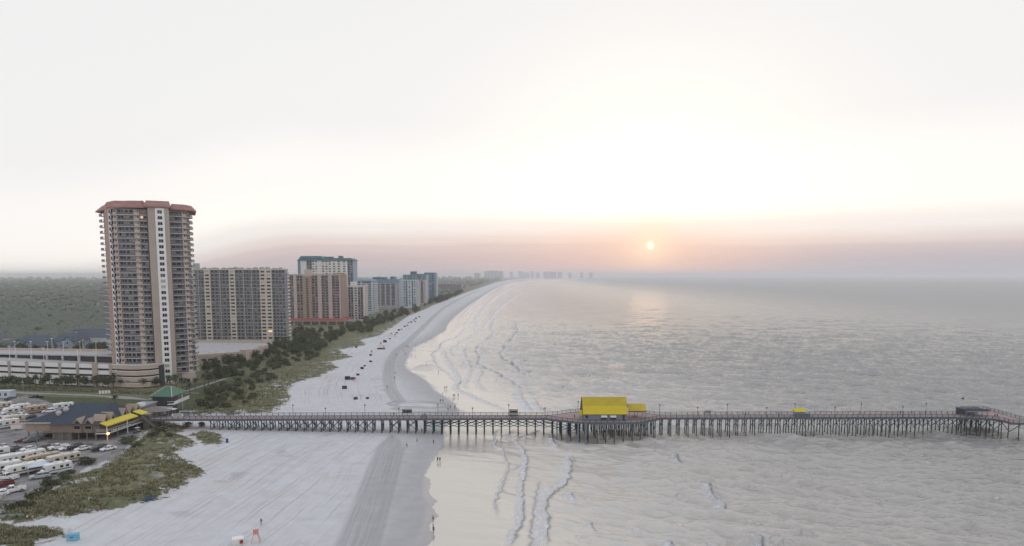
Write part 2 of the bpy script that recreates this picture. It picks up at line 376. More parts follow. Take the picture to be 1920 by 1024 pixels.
# grass and scrub ground
gr = ramp(t, noise(t, .6, 6.0), [(.28, (.070, .076, .036)), (.5, (.145, .142, .072)), (.72, (.26, .235, .135))])
gr = mix(t, mr(t, noise(t, .09, 3.0), .42, .62), gr, mix(t, .5, gr, (.10, .11, .055)))
edge = add(A(t, 'veg'), add(mul(math_n(t, 'SUBTRACT', n_mid, .5), 11.0), mul(math_n(t, 'SUBTRACT', n_fine, .5), 3.0)))
vm = mr(t, edge, -.4, .8)
holes = mul(mr(t, noise(t, .16, 5.0), .53, .62), mr(t, A(t, 'veg'), 16, 3)); vm = mul(vm, math_n(t, 'SUBTRACT', 1.0, mul(holes, .85)))
col = mix(t, vm, sand, gr)
# mown lawn, gravel lot, paths
lw = ramp(t, noise(t, .45, 5.0), [(.3, (.040, .056, .020)), (.7, (.085, .098, .040))]); lw = mix(t, mr(t, noise(t, .07, 3.0), .56, .66), lw, (.20, .165, .12))
col = mix(t, mr(t, add(A(t, 'lawn'), mul(math_n(t, 'SUBTRACT', n_mid, .5), 2.5)), -.3, .5), col, lw)
lo = ramp(t, noise(t, .3, 6.0), [(.3, (.19, .18, .175)), (.7, (.30, .285, .275))]); lo = mix(t, mr(t, noise(t, .12, 5.0), .55, .68), lo, (.10, .088, .07))
col = mix(t, mr(t, add(A(t, 'lot'), mul(math_n(t, 'SUBTRACT', n_mid, .5), 1.6)), -.3, .4), col, lo)
col = mix(t, mr(t, add(A(t, 'path'), mul(math_n(t, 'SUBTRACT', n_mid, .5), .6)), -.1, .3), col, (.30, .28, .265))
col = mix(t, mul(mirror, .5), col, (.30, .27, .25))
L(t, col, bs.inputs['Base Color'])
L(t, math_n(t, 'SUBTRACT', math_n(t, 'SUBTRACT', .95, mul(wet, .30)), mul(mirror, .58)), bs.inputs['Roughness'])
bs.inputs['Specular IOR Level'].default_value = .35
L(t, mul(mirror, .75), bs.inputs['Metallic']) if False else None
hgt = add(add(mul(n_fine, .10), mul(ln, -.10)), add(mul(inband, -.06), mul(vm, mul(noise(t, 1.3, 6.0), .5))))
bu = N(t, 'ShaderNodeBump', i_Strength=.55, i_Distance=1.0); L(t, hgt, bu.inputs['Height']); L(t, bu.outputs[0], bs.inputs['Normal'])

bw = np.where(north, 3.0 - np.abs(b2d * b2s - .5), 4.6 - np.abs(b1d * b1s - 5.0))
bw = np.where(north, bw, np.where(b1s > 0, bw, -9))
edg = np.where(north, np.abs(b2d * b2s + 2.8), np.abs(b1d * b1s - .2))
lim = sm(95, 135, b1a) * (~north); bw = bw - 6 * lim; edg = edg + 2 * lim
la, lb = np.array(P(650, 812, 1)[:2]), np.array(P(430, 965, 1)[:2]); ld = (lb - la) / np.hypot(*(lb - la))
lane = np.where(north, bt, (gxy - la) @ np.array([-ld[1], ld[0]]) + .012 * ((gxy - la) @ ld) ** 2 * 0); lane_al = np.where(north, ba, (gxy - la) @ ld)
ground = grid_mesh('ground', GX, GY, gzv.reshape(GX.shape), [gm], dict(shore=gd, lane=lane, lane_along=lane_al, along=ba, band=bt, veg=gveg, lot=poly_sd(gxy, LOT), lawn=lawn, path=gp, puddle=pud, loop=loop, bandw=bw, edge=edg), keep=(gd > -80).reshape(GX.shape))
tag(ground, kind='structure')

# ---------------------------------------------------------------- the sea
def rows():
    y, out = 88.0, []
    while y < 36000:
        out.append(y); y += max(.30, y * y / (CH * 1280) * .55)
    return np.array(out)
SY = rows(); SU = np.concatenate([np.linspace(-.42, .86, 1150)])
FX, FY = np.meshgrid(SU, SY); FX = FX * FY; fxy = np.stack([FX.ravel(), FY.ravel()], 1)
fd, fs, fa = seg_dist(fxy, SHORE); sea = -(fd * fs)                    # + out to sea
step = np.maximum(.30, fxy[:, 1] ** 2 / (CH * 1280) * .55); lat = fxy[:, 1] * (1.28 / 1150)
x, y = fxy[:, 0], fxy[:, 1]
h = np.zeros(len(fxy)); wob1 = (fbm(x * .02, y * .02, 3, 9) - .5) * 16
amp0 = sm(10, 75, sea) * 1.2 + .07 * sm(-2, 12, sea)
rs = np.random.default_rng(3)
for lam, am, nn in ((42, .45, 3), (23, .50, 4), (13, .52, 5), (8, .50, 6), (5, .34, 7), (3, .18, 7)):
    for k in range(nn):
        a = R(250 + rs.normal(0, 15)); kx, ky = math.cos(a), math.sin(a); ph = rs.uniform(0, 6.28); l = lam * rs.uniform(.8, 1.25)
        wgt = np.clip(l / (2.2 * np.maximum(step * abs(ky), lat * abs(kx))) - 1, 0, 1)
        env = .35 + 1.3 * vnoise(x / (l * 3.1) + k * 7, y / (l * 2.2) + k * 3, int(lam) + k)
        sn = np.sin(np.pi * ((x + wob1 * .5) * kx + (y + wob1 * .4) * ky) / l + ph)
        h += am / math.sqrt(nn) * wgt * env * (.5 - np.abs(sn)) * .9
h *= amp0 * 1.45
foam = np.zeros(len(fxy)); front = np.zeros(len(fxy))
def surf(pts, hgt, wd, fw, seed, fo=1.0, side=1):
    """a line of breaking water: steep on the shore side, foam trailing to seaward"""
    global h, foam, front
    ln_ = pts if isinstance(pts, np.ndarray) else W(pts)
    for _ in range(3 if len(pts) > 3 else 1):
        q_ = np.empty((2 * len(ln_), 2)); q_[0], q_[-1] = ln_[0], ln_[-1]; q_[1:-1:2] = ln_[:-1] * .75 + ln_[1:] * .25; q_[2::2] = ln_[:-1] * .25 + ln_[1:] * .75; ln_ = q_
    lo_, hi_ = ln_.min(0) - 25, ln_.max(0) + 25
    k = np.where((x > lo_[0]) & (x < hi_[0]) & (y > lo_[1]) & (y < hi_[1]))[0]
    d, s, a = seg_dist(fxy[k], ln_); d = d * s * side; tot = np.hypot(*np.diff(ln_, axis=0).T).sum()
    d = d + (fbm(x[k] * .35, y[k] * .35, 3, seed) - .5) * 1.8
    taper = sm(0, tot * .10, a) * sm(tot, tot * .90, a) + .15
    taper = taper * (s * 0 + 1); br = .45 + .9 * fbm(a * .12, a * 0, 3, seed + 3)
    o = -d                                                                 # seaward positive
    h[k] += .55 * hgt * br * (.35 + 1.3 * fbm(x[k] * .9, y[k] * .9, 3, seed + 9)) * taper * np.where(o < 0, np.exp(-(o / (.28 * wd)) ** 2), np.exp(-(o / wd) ** 2))
    fm = sm(-.4, .2, o) * sm(fw * .62, 0, o * (1.25 - .4 * br)) * fo * taper
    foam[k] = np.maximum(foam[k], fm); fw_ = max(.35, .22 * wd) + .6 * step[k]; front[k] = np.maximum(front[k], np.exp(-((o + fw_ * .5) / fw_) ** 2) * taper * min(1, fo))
surf([(838, 640), (848, 620), (858, 605), (872, 585), (892, 566), (915, 549), (945, 533), (985, 525)][::-1], 1.1, 3.2, 16, 1, 1, -1)
surf([(834, 652), (833, 664), (846, 686), (858, 700), (865, 716), (853, 727), (868, 735), (885, 741), (908, 752), (932, 761), (954, 771), (966, 780)][::-1], .85, 1.8, 5.5, 2, 1, -1)
surf([(862, 640), (874, 622), (890, 600), (905, 580), (925, 560), (950, 544), (985, 531)][::-1], 1.0, 3.0, 14, 41, .8, -1)
surf([(890, 640), (905, 615), (925, 590), (950, 567), (980, 548)][::-1], .9, 3.0, 10, 42, .6, -1)
surf([(872, 650), (868, 662), (884, 690), (880, 706), (872, 724), (884, 733)][::-1], .7, 1.6, 5, 12, .8, -1)
surf([(895, 685), (905, 695), (900, 706), (893, 715), (903, 724), (912, 735)][::-1], .8, 1.6, 5, 15, .8, -1)
surf([(970, 803), (950, 817), (973, 830), (986, 847), (987, 870), (982, 897), (978, 935), (984, 965), (972, 991), (959, 1014), (955, 1040)], .5, 1.2, 3.6, 3, .85, 1)
surf([(945, 798), (931, 807), (927, 816), (931, 826), (926, 836), (947, 844), (942, 856), (956, 871), (946, 894), (941, 918), (922, 946), (931, 961), (931, 972), (940, 976)], .34, .7, 1.2, 4, .75, 1)
surf([(1015, 806), (985, 815), (973, 824)][::-1], .6, 1.3, 3, 6, .9, 1)
surf([(1073, 850), (1072, 862), (1067, 885), (1068, 894), (1047, 916), (1029, 926), (1019, 954), (1031, 967), (1025, 991), (1025, 1030)], .7, 1.6, 5.5, 5, .85, 1)
surf([(947, 844), (965, 850), (984, 858)][::-1], .25, .6, 1.0, 8, .6, 1)
surf([(942, 920), (960, 928), (978, 933)][::-1], .25, .6, 1.0, 9, .6, 1)
surf([(956, 880), (970, 876), (982, 871)][::-1], .25, .6, 1.0, 19, .6, 1)
surf([(972, 730), (979, 747), (990, 764), (1000, 772)][::-1], .9, 2.2, 9, 7, 1, -1)
surf([(1001, 744), (1007, 758), (1018, 768)][::-1], .9, 2.2, 9, 17, 1, -1)
for i, (cx, cy, wpx) in enumerate(((980, 676, 14), (1004, 692, 9), (934, 713, 7), (1058, 723, 7), (946, 614, 8), (985, 622, 8), (1000, 610, 6), (925, 640, 7), (960, 655, 8), (910, 660, 6), (1110, 700, 5))):
    surf([(cx - wpx, cy + 2), (cx - wpx * .3, cy - .6), (cx + wpx * .5, cy - 1.5), (cx + wpx, cy - 1)], 1.0, 2.4, 6, 30 + i, .55, 1)
for i, (cx, cy, wpx) in enumerate(((1040, 829, 8), (1070, 862, 6), (1075, 930, 9), (1340, 925, 14), (1272, 855, 8), (1332, 912, 6), (1432, 1012, 18), (1255, 1010, 12), (1360, 942, 9), (1110, 985, 9))):
    surf([(cx - wpx * .4, cy - wpx), (cx - wpx * .5, cy), (cx + wpx * .3, cy + wpx * .6), (cx + wpx, cy + wpx * .8)], .9, 1.8, 4.5, 50 + i, .9, 1)

def along_shore(off_, y0, y1, sd_):
    q_ = SHORE[(SHORE[:, 1] > y0 - 40) & (SHORE[:, 1] < y1 + 300)]; yy = np.arange(y0, y1, 9.0); xx = np.interp(yy, q_[:, 1], q_[:, 0]); ker = np.ones(9) / 9; xx = np.convolve(np.pad(xx, 4, 'edge'), ker, 'valid')
    return np.stack([xx + off_ * (1 + .25 * (yy - y0) / (y1 - y0)) + 9 * (fbm(yy * .02, yy * 0, 3, sd_) - .5), yy], 1)
for off_, y0, y1, hg_, sd_ in ((17, 330, 1500, .7, 201), (30, 420, 1900, .9, 202), (46, 300, 1400, 1.0, 203), (66, 380, 900, 1.0, 204), (24, 120, 200, .35, 205)):
    surf(along_shore(off_, y0, y1, sd_), hg_, 1.8, 5.5, sd_, .75, 1)
rsf = random.Random(77)
for i in range(90):
    if i < 55: cx, cy, ll = rsf.uniform(850, 1080), rsf.uniform(585, 765), rsf.uniform(4, 10)
    else: cx, cy, ll = rsf.uniform(1060, 1900), rsf.uniform(840, 1015), rsf.uniform(6, 16)
    if P(cx, cy).x < np.interp(P(cx, cy).y, SHORE[::-1, 1][::-1], SHORE[::-1, 0][::-1]) + 25: continue
    k_ = (1, .35) if i < 55 else (1, -.25)
    surf([(cx - ll, cy + ll * .22 * k_[1]), (cx - ll * .3, cy - .4), (cx + ll * .4, cy - .3), (cx + ll, cy + ll * .2)], rsf.uniform(.5, 1.0), rsf.uniform(1.2, 2.2), 3.5, 100 + i, .35, 1)
wm = bpy.data.materials.new('sea_water'); wm.use_nodes = True; t = wm.node_tree; bs = t.nodes['Principled BSDF']
geo = N(t, 'ShaderNodeNewGeometry').outputs['Position']
offs = A(t, 'offshore'); fo = A(t, 'foam')
body = mix(t, mr(t, offs, 10, 240), (.47, .435, .39), (.155, .16, .16))
body = mix(t, mul(mr(t, noise(t, .02, 3.0), .45, .65), mr(t, offs, 60, 200)), body, (.20, .195, .18))
fmk = mul(mr(t, fo, .02, .75), add(.22, mul(mr(t, add(mul(noise(t, .8, 6.0, None, .7), .7), mul(noise(t, .22, 3.0), .3)), .44, .60), .68)))
body = mix(t, mul(A(t, 'front'), .6), body, (.11, .11, .125))  # dim wave face before each breaker, painted into the water colour
wcol = mix(t, fmk, body, (.86, .87, .92))
L(t, wcol, bs.inputs['Base Color'])
L(t, mul(math_n(t, 'SUBTRACT', 1.0, mul(fmk, .75)), 1.0), bs.inputs['Specular IOR Level']) if False else None
L(t, add(mul(fmk, .7), mr(t, offs, 5, 1200, .07, .5)), bs.inputs['Roughness'])
bs.inputs['Specular Tint'].default_value = (1, .95, .88, 1)
L(t, mr(t, math_n(t, 'MAXIMUM', fmk, A(t, 'front')), 0, 1, 3.5, 1.5), bs.inputs['IOR'])
str_ = N(t, 'ShaderNodeMapping'); str_.inputs['Rotation'].default_value = (0, 0, R(-20)); str_.inputs['Scale'].default_value = (.28, 1, 1); L(t, geo, str_.inputs[0])
b_h = add(mul(noise(t, .75, 5.0, str_.outputs[0], .66), .9), mul(noise(t, 3.0, 3.0, str_.outputs[0]), .22))
b_h = add(mul(b_h, mr(t, offs, 12, 90, .05, 1.0)), mul(fmk, mul(noise(t, 3.0, 4.0), .5)))
bu = N(t, 'ShaderNodeBump', i_Strength=1.0, i_Distance=1.0); L(t, b_h, bu.inputs['Height']); L(t, bu.outputs[0], bs.inputs['Normal'])
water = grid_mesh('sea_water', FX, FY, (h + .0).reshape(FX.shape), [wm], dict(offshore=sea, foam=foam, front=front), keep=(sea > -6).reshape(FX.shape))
tag(water, kind='structure')
# ---------------------------------------------------------------- building materials
M = {}
def mk(k, *a, **kw): M[k] = mat(k, *a, **kw)
mk('tan_stucco', (.42, .35, .30), .85, .10, .15); mk('tan_panel', (.49, .405, .345), .85, .10, .3); mk('pink_fin', (.45, .30, .24), .85, .1, .2)
mk('cream_stucco', (.60, .53, .45), .85, .08, .12); mk('white_stucco', (.72, .69, .67), .8, .07, .15); mk('white_paint', (.78, .77, .76), .6, .05, .5)
mk('red_tile', (.36, .12, .09), .75, .2, .5); mk('coral_tile', (.33, .175, .15), .75, .15, .4)
mk('brick_tan', (.35, .25, .195), .85, .12, .4); mk('rose_concrete', (.50, .40, .38), .85, .08, .2); mk('red_canopy', (.28, .075, .06), .7, .15, .5)
mk('slab_edge', (.64, .60, .57), .8, .1, .4); mk('rail_dark', (.125, .14, .165), .5, .2, .8); mk('rail_white', (.74, .73, .73), .5, .05)
mk('glass_dark', (.014, .020, .030), .15, .5, .35, spec=.35); mk('glass_mid', (.065, .072, .085), .18, .5, .4, spec=.4); mk('curtain', (.42, .38, .34), .6, .25, .5)
mk('recess_wall', (.46, .41, .38), .85, .1, .3); mk('recess_cool', (.34, .35, .37), .85, .1, .3); mk('deep_shade', (.05, .05, .055), .9, .2)  # deep_shade: the dark of unlit interiors put straight into the colour
mk('roof_gravel', (.42, .41, .40), .9, .15, .3); mk('roof_grey', (.25, .26, .28), .8, .15, .3); mk('teal_roof', (.06, .145, .17), .5, .2, .2); mk('teal_wall', (.17, .27, .33), .7, .1, .2)
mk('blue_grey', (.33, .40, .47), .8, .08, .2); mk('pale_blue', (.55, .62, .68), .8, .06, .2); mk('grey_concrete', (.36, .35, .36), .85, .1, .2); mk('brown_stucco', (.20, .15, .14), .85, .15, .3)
mk('concrete', (.46, .44, .42), .85, .12, .5); mk('metal_grey', (.35, .36, .37), .4, .1, 1, metal=.6); mk('deck_concrete', (.40, .385, .375), .85, .2, .25)
M['lit'] = mat('lit_window', (.7, .5, .3), .6, .05, emit=(1, .62, .28), estr=.8)
GLS = [M['glass_dark'], M['glass_mid'], M['curtain'], M['lit']]
def pick_glass(r, lit=.012):
    v = r.random(); return 3 if v < lit else (0 if v < .62 else (1 if v < .85 else 2))

# ---------------------------------------------------------------- the tall round-fronted tower with the red roof
tb = G(318, 720); D1 = math.hypot(tb.x, tb.y)
T1 = empty('condominium_tower', (tb.x, tb.y, tb.z), R(26.6), 'tall tan condominium tower with curved balconies, white window strip and red hipped roof', 'tower')
rr = random.Random(11)
FH = 2.9; NF = 29; Z0 = 5.2
TOP = Z0 + NF * FH
def arc_pt(a, r=24.0): return (-6.4 - r * math.sin(a), 25.5 - r * math.cos(a))
A1 = R(47)
curve = [arc_pt(A1 * i / 10) for i in range(11)]
curve_in = [arc_pt(A1 * i / 10, 22.2) for i in range(11)]
wing = [(-24.6, 9.6), (-28.8, 22.0)]
body = [(3.6, 4.4), (10.5, 6.2), (13.2, 13), (13.2, 34), (-24, 36), (-26.8, 23.5), (-22.6, 10.5)] + curve_in[::-1] + [(-6.0, 4.0)]
MB().prism(body, 0, TOP, 0).build('wall', M['recess_wall'], T1)
core = MB().box(-6.0, 3.6, -.2, 5, -3, TOP + 3.0)
core.build('core_wall', M['tan_stucco'], T1)
strip = MB().box(-2.7, 1.5, -.5, -.203, 1.0, TOP + .6).build('window_strip', M['white_paint'], T1)
for k in range(NF + 1):
    z = Z0 + (k - 1) * FH + .75
    wn = MB().box(-1.6, .45, -.56, -.47, z, z + 1.6, pick_glass(rr, 0)); wn.box(-.62, -.54, -.6, -.555, z, z + 1.6, 4); wn.build('window', GLS + [M['white_paint']], strip)
MB().box(-25.3, -23.9, 8.0, 11, 0, TOP + 1.0).build('corner_fin', M['pink_fin'], T1)
cw = MB().box(-23.9, -22.5, 8.15, 10.5, 6, TOP).build('corner_strip', M['white_paint'], T1)
for k in range(NF): MB().box(-23.5, -22.9, 8.05, 8.2, Z0 + k * FH + .8, Z0 + k * FH + 2.3, 0).build('window', GLS, cw)
def off(p, q, d):
    """a point off the edge p>q by d to its right"""
    v = Vector((q[0] - p[0], q[1] - p[1])).normalized(); return (v.y * d, -v.x * d)
balc = Pool('balcony', [M['slab_edge'], M['rail_dark'], M['tan_panel'], M['white_paint']], T1, 100)
glz = Pool('balcony_window', GLS + [M['recess_wall'], M['white_paint']], T1, 100)
rec_ = Pool('recess_panel', GLS + [M['recess_wall']], T1, 100)
right = [(3.6, 2.6), (8.6, 3.2), (11.6, 5.2), (14.4, 9.6), (15.0, 16)]
right_in = [(3.6, 4.4), (8.2, 5.3), (10.5, 6.2), (13.2, 13), (13.2, 17)]
wing_in = [(-22.9, 10.6), (-27.0, 22.6)]
def run(b, line, z0, z1, t, m, a=0.0, e=1.0, out=0.0):
    """a low wall along a stretch of a polyline"""
    pts = [Vector(p) for p in line]; ls = [(q - p).length for p, q in zip(pts, pts[1:])]; T = sum(ls); s = 0
    for p, q, l in zip(pts, pts[1:], ls):
        lo, hi = max(a * T, s), min(e * T, s + l)
        if hi - lo > .05:
            u, v = p + (q - p) * ((lo - s) / l), p + (q - p) * ((hi - s) / l); d = (q - p).normalized(); n = Vector((d.y, -d.x)); u, v = u + n * out, v + n * out
            w_ = n * t
            b.loft([[(u.x, u.y, z0), (u.x - w_.x, u.y - w_.y, z0), (u.x - w_.x, u.y - w_.y, z1), (u.x, u.y, z1)], [(v.x, v.y, z0), (v.x - w_.x, v.y - w_.y, z0), (v.x - w_.x, v.y - w_.y, z1), (v.x, v.y, z1)]], m)
        s += l
cv, cvi = curve[::-1], curve_in[::-1]               # left to right
for k in range(NF - 1, -1, -1):
    z = Z0 + k * FH
    for line, inn, pan, rails in ((cv, cvi, ((.16, .27), (.70, .82)), ((.0, .16), (.27, .70), (.82, 1))), (right, right_in, ((.30, .42), (.60, .66)), ((0, .30), (.42, .60), (.66, 1))), (wing[::-1], wing_in[::-1], (), ((0, .42), (.58, 1)))):
        if line is not cv and line is not right:
            line, inn = wing[::-1], wing_in[::-1]
        b = MB(); b.prism([tuple(p) for p in line] + [tuple(p) for p in inn[::-1]], z - .24, z, 0)
        for a, e in rails: run(b, line, z, z + 1.05, .06, 1, a, e, -.05)
        for a, e in pan: run(b, line, z - .3, z + (1.25 if (a < .5) else 1.3), .25, 2, a, e, .1)
        run(b, line, z + 1.05, z + 1.12, .09, 1, 0, 1, -.04)
        balc.add(b)
    for inn, cells in ((cvi, ((.02, .07), (.09, .13), (.27, .31), (.33, .40), (.44, .52), (.56, .66), (.84, .90), (.92, .99))), (right_in, ((.03, .12), (.14, .24), (.34, .42), (.5, .56), (.64, .74), (.8, .9)))):
        for a, e in cells:
            g = MB(); run(g, inn, z + .05, z + 2.3, .12, pick_glass(rr, .004), a, e, .09); glz.add(g)
        if inn is cvi:
            for a, e, o_, wa, we, gk in ((.14, .26, 1.3, .18, .22, 0), (.68, .82, 1.0, .77, .80, 1)):
                g = MB(); run(g, inn, z, z + FH - .24, o_ + .2, 4, a, e, o_); rec_.add(g); g = MB(); run(g, inn, z + .2, z + 2.1, .1, gk, wa, we, o_ + .06); glz.add(g)
        else: g = MB(); run(g, inn, z, z + FH - .24, 1.3, 4, .30, .34, 1.2); rec_.add(g)
rec_.done()
balc.done(); glz.done()
MB().prism([(-24, 9.4)] + cv + [(-6, 4.5), (-6, 20), (-20, 24)], Z0 - 1.4, Z0 - .245).build('podium_soffit', M['tan_panel'], T1)
for i, (x, y) in enumerate([arc_pt(R(a), 23.4) for a in (4, 13, 22, 31, 40)]): MB().tube((x, y, 0), (x, y, Z0 - 1.4), .7, k=8).build('column', M['tan_panel'], T1)
MB().box(6.0, 12.4, 3.6, 12, -3, Z0 - .3).box(8.2, 9.8, 3.5, 3.61, -.8, 1.6, 1).build('ground_storey', [M['tan_panel'], M['glass_dark']], T1)
# red hipped roof: a low skirt on the left wing, the main hip, a hip over the core, a hip over the right bay
rf = MB()
def hip(poly, z0, h, inset, m=0):
    c = Vector((sum(p[0] for p in poly) / len(poly), sum(p[1] for p in poly) / len(poly)))
    top = [tuple(Vector(p) + (c - Vector(p)).normalized() * min(inset, (c - Vector(p)).length * .8)) for p in poly]
    rf.prism(poly, z0, z0 + .5, m); rf.loft([[(x, y, z0 + .5) for x, y in poly], [(x, y, z0 + h) for x, y in top]], m)
hip([(-30.4, 24), (-25.5, 8.4), (-20, 9), (-20, 30), (-28, 32)], TOP - .8, 3.0, 3.5)
hip([tuple(Vector(p) + Vector((-.4, -1.1))) for p in curve[::-1]] + [(-5.2, -.9), (-5.2, 30), (-25, 33), (-27, 20)], TOP + .4, 3.7, 3.4)
hip([(-7.6, -1.2), (4.6, -1.2), (5.4, 14), (5, 30), (-7, 30)], TOP + .9, 3.4, 2.6)
hip([(3.7, .9), (9.6, 1.6), (12.8, 3.8), (16.6, 9), (17, 34), (4, 34)], TOP + .2, 3.1, 2.8)
rf.build('roof', M['coral_tile'], T1)
MB().prism([(-27, 12), (-22, 6), (12, 4), (14, 33), (-26, 34)], TOP - .1, TOP + .4).build('roof_slab', M['tan_panel'], T1)
pr = MB(); run(pr, cv, TOP + .42, TOP + 1.9, .3, 0, .05, .62, .2); pr.build('parapet', M['tan_panel'], T1)

# ---------------------------------------------------------------- slab blocks along the shore
def block(name, label, cat, px0, px1, pyb, pyt, depth, floors, bays, mats, zb=2.6, yaw=0, ground=.06, seed=1, end='solid', plane=None, rail='rail_dark', cap=100, par=1.0, rec=1.5):
    """a slab whose front faces the camera: px0..px1 wide at its foot line pyb; bays run left to right as (share, kind)"""
    r = random.Random(seed); Y = plane or P((px0 + px1) / 2, pyb, zb).y
    a, b = PY(px0, pyb, Y), PY(px1, pyb, Y); wd = (b.x - a.x) / math.cos(yaw); top = PY((px0 + px1) / 2, pyt, Y).z
    root = empty(name, ((a.x + b.x) / 2, Y, zb - .3), yaw, label, cat)
    H = top - zb + .3; x0 = -wd / 2; g0 = H * ground; fh = (H - g0 - par) / floors; out = []
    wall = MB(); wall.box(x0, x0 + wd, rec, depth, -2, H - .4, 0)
    tot = sum(q[0] for q in bays); x = x0; solid = MB()
    win = Pool('window', GLS + [mats['frame']], root, cap); bal = Pool('balcony', [mats['slab'], M[rail]], root, cap)
    for sh, kind in bays:
        wb = wd * sh / tot; xa, xb = x, x + wb; x = xb
        if kind[0] in 'sn':
            solid.box(xa, xb, -.25 if kind[0] == 's' else -.6, rec + .2, -2, H, 0)
            n = int(kind[1:] or 0)
            for k in range(floors):
                for j in range(n):
                    c = xa + wb * (j + .5) / n; ww = min(1.5, wb / n * .32); z = g0 + k * fh + .25 * fh
                    f = -.25 if kind[0] == 's' else -.6
                    m = MB().box(c - ww, c + ww, f - .08, f + .05, z, z + .50 * fh, pick_glass(r, .004)); m.box(c - ww - .12, c + ww + .12, f - .12, f + .04, z - .18, z, 4); win.add(m)
        elif kind[0] == 'w':                            # a stack of wide stair or corridor windows
            solid.box(xa, xb, .25, rec + .2, -2, H, 0)
            for k in range(floors):
                z = g0 + k * fh + .15 * fh; m = MB().box(xa + .25, xb - .25, .12, .3, z, z + .72 * fh, 0); win.add(m)
        else:                                           # balconies
            for k in range(floors):
                z = g0 + k * fh; bm = MB().box(xa, xb, -.1, rec + .1, z - .2, z, 0)
                if k or ground > .03:
                    bm.box(xa + .03, xb - .03, -.06, 0, z + .15, z + 1.0, 1); bm.box(xa, xb, -.09, .02, z + 1.0, z + 1.09, 1)
                bal.add(bm)
                n = max(1, round(wb / 3.0)); cw_ = wb / n
                for j in range(n):
                    win.add(MB().box(xa + cw_ * j + .35, xa + cw_ * (j + .62), rec - .06, rec + .05, z + .05, z + fh * .76, pick_glass(r, .003)))
            if len(kind) > 1:                           # divider fins
                n = int(kind[1:])
                for j in range(1, n): solid.box(xa + wb * j / n - .15, xa + wb * j / n + .15, -.12, rec, g0 - .2, H - par, 0)
    solid.box(x0 - .05, x0 + wd + .05, -.3, rec + .3, H - par, H, 0)
    if ground > .03: solid.box(x0, x0 + wd, -.1, rec + .1, -2, g0 - .3, 0)
    if end == 'balcony':
        solid.box(x0 + wd - .3, x0 + wd - .02, rec + .3, depth, -2, H, 0)
        eb = Pool('end_balcony', [mats['slab'], M[rail]], root, cap)
        for k in range(floors):
            z = g0 + k * fh; eb.add(MB().box(x0 + wd - .02, x0 + wd + 1.5, rec + .6, depth - .6, z - .25, z, 0).box(x0 + wd + 1.4, x0 + wd + 1.47, rec + .6, depth - .6, z, z + 1.05, 0))
        eb.done()
    elif end == 'windows':
        for k in range(floors):
            for j in range(3):
                yy = rec + (depth - rec) * (j + .5) / 3; z = g0 + k * fh + .25 * fh; win.add(MB().box(x0 + wd - .05, x0 + wd + .06, yy - .8, yy + .8, z, z + .5 * fh, 0))
    win.done(); bal.done()
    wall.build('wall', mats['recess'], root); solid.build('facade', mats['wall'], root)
    rm = MB().box(x0 + .3, x0 + wd - .3, .32, depth - .3, H - .398, H - .1, 0); rm.build('roof', mats['roof'], root)
    return root, wd, H, depth
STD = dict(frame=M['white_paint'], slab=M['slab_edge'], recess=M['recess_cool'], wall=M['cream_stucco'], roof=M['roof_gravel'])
# second: the broad cream slab
root, wd, H, dp_ = block('condominium_block', 'broad cream condominium slab of twenty storeys with banded balconies, right of the red-roofed tower', 'apartment block', 366, 538, 644, 504, 8, 20,
    [(1.0, 'b2'), (.52, 's1'), (1.55, 'b2'), (.52, 's1'), (2.05, 'b3'), (1.0, 's2'), (1.1, 'b')], STD, end='balcony', seed=2, ground=.055)
for i in range(14):
    x = -wd / 2 + wd * (i + .4) / 14.5; MB().box(x, x + random.uniform(1.2, 3.5), 2 + random.uniform(0, 2), 5 + random.uniform(0, 2), H - .1, H + random.uniform(.5, 1.5)).build('rooftop_unit', M['roof_grey'], root)
mb = MB()
for i in range(7):
    x = -wd / 2 + wd * i / 7; mb.poly([(x, -.3, H), (x + wd / 7, -.3, H), (x + wd / 7 * .8, -.3, H + (1.1 if i % 2 else .4))])
mb.box(-wd / 2, -wd / 2 + 3.5, 2, 7, H - .1, H + 4.5).build('penthouse', M['blue_grey'], root)
# third: the brick-coloured block with the red canopy
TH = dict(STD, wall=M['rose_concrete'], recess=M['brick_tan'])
root, wd, H, dp_ = block('hotel_tower', 'brick-brown hotel tower with rose pilasters and a red canopy round its foot', 'hotel', 540, 640, 607, 514, 30, 16,
    [(.7, 'b'), (.35, 'n'), (.62, 'b2'), (.95, 'n'), (.62, 'b2'), (.4, 'n'), (.7, 'b2'), (.4, 'n'), (.75, 'b2'), (.12, 'n')], TH, seed=3, ground=.11, par=1.6)
bx = -wd / 2 + wd * 1.67 / 5.61; bw_ = wd * .95 / 5.61
pn = MB().box(bx - .1, bx + bw_ + .1, -1.0, -.603, -2, H - 2.2).build('brick_pier', M['brick_tan'], root)
for k in range(18): MB().box(bx + bw_ * .38, bx + bw_ * .64, -1.07, -.95, 5 + k * (H - 9) / 18, 5 + (k + .72) * (H - 9) / 18).build('stair_window', M['glass_mid'], pn)
MB().box(wd / 2 + .003, wd / 2 + .5, 2, 30, -2, H - 1).build('end_wall', M['brick_tan'], root)
MB().box(bx, bx + 8, 8, 16, H - .3, H + 5.5).build('penthouse', M['tan_panel'], root)
MB().box(wd / 2 - 6, wd / 2 + .3, 6, 20, H - .3, H + 1.6).build('penthouse', M['brick_tan'], root)
cn = MB().loft([[(-wd / 2 - 3, -9, 4.2), (wd / 2 + 7, -9, 4.2), (wd / 2 + 7, 30, 4.2), (-wd / 2 - 3, 30, 4.2)], [(-wd / 2 - 3, -5.5, 6.6), (wd / 2 + 3.5, -5.5, 6.6), (wd / 2 + 3.5, 28, 6.6), (-wd / 2 - 3, 28, 6.6)]])
cn.build('canopy', M['red_canopy'], root)
MB().box(-wd / 2 - 3, wd / 2 + 6.9, -8.8, 30, 3.5, 4.197).build('fascia', M['rose_concrete'], root)
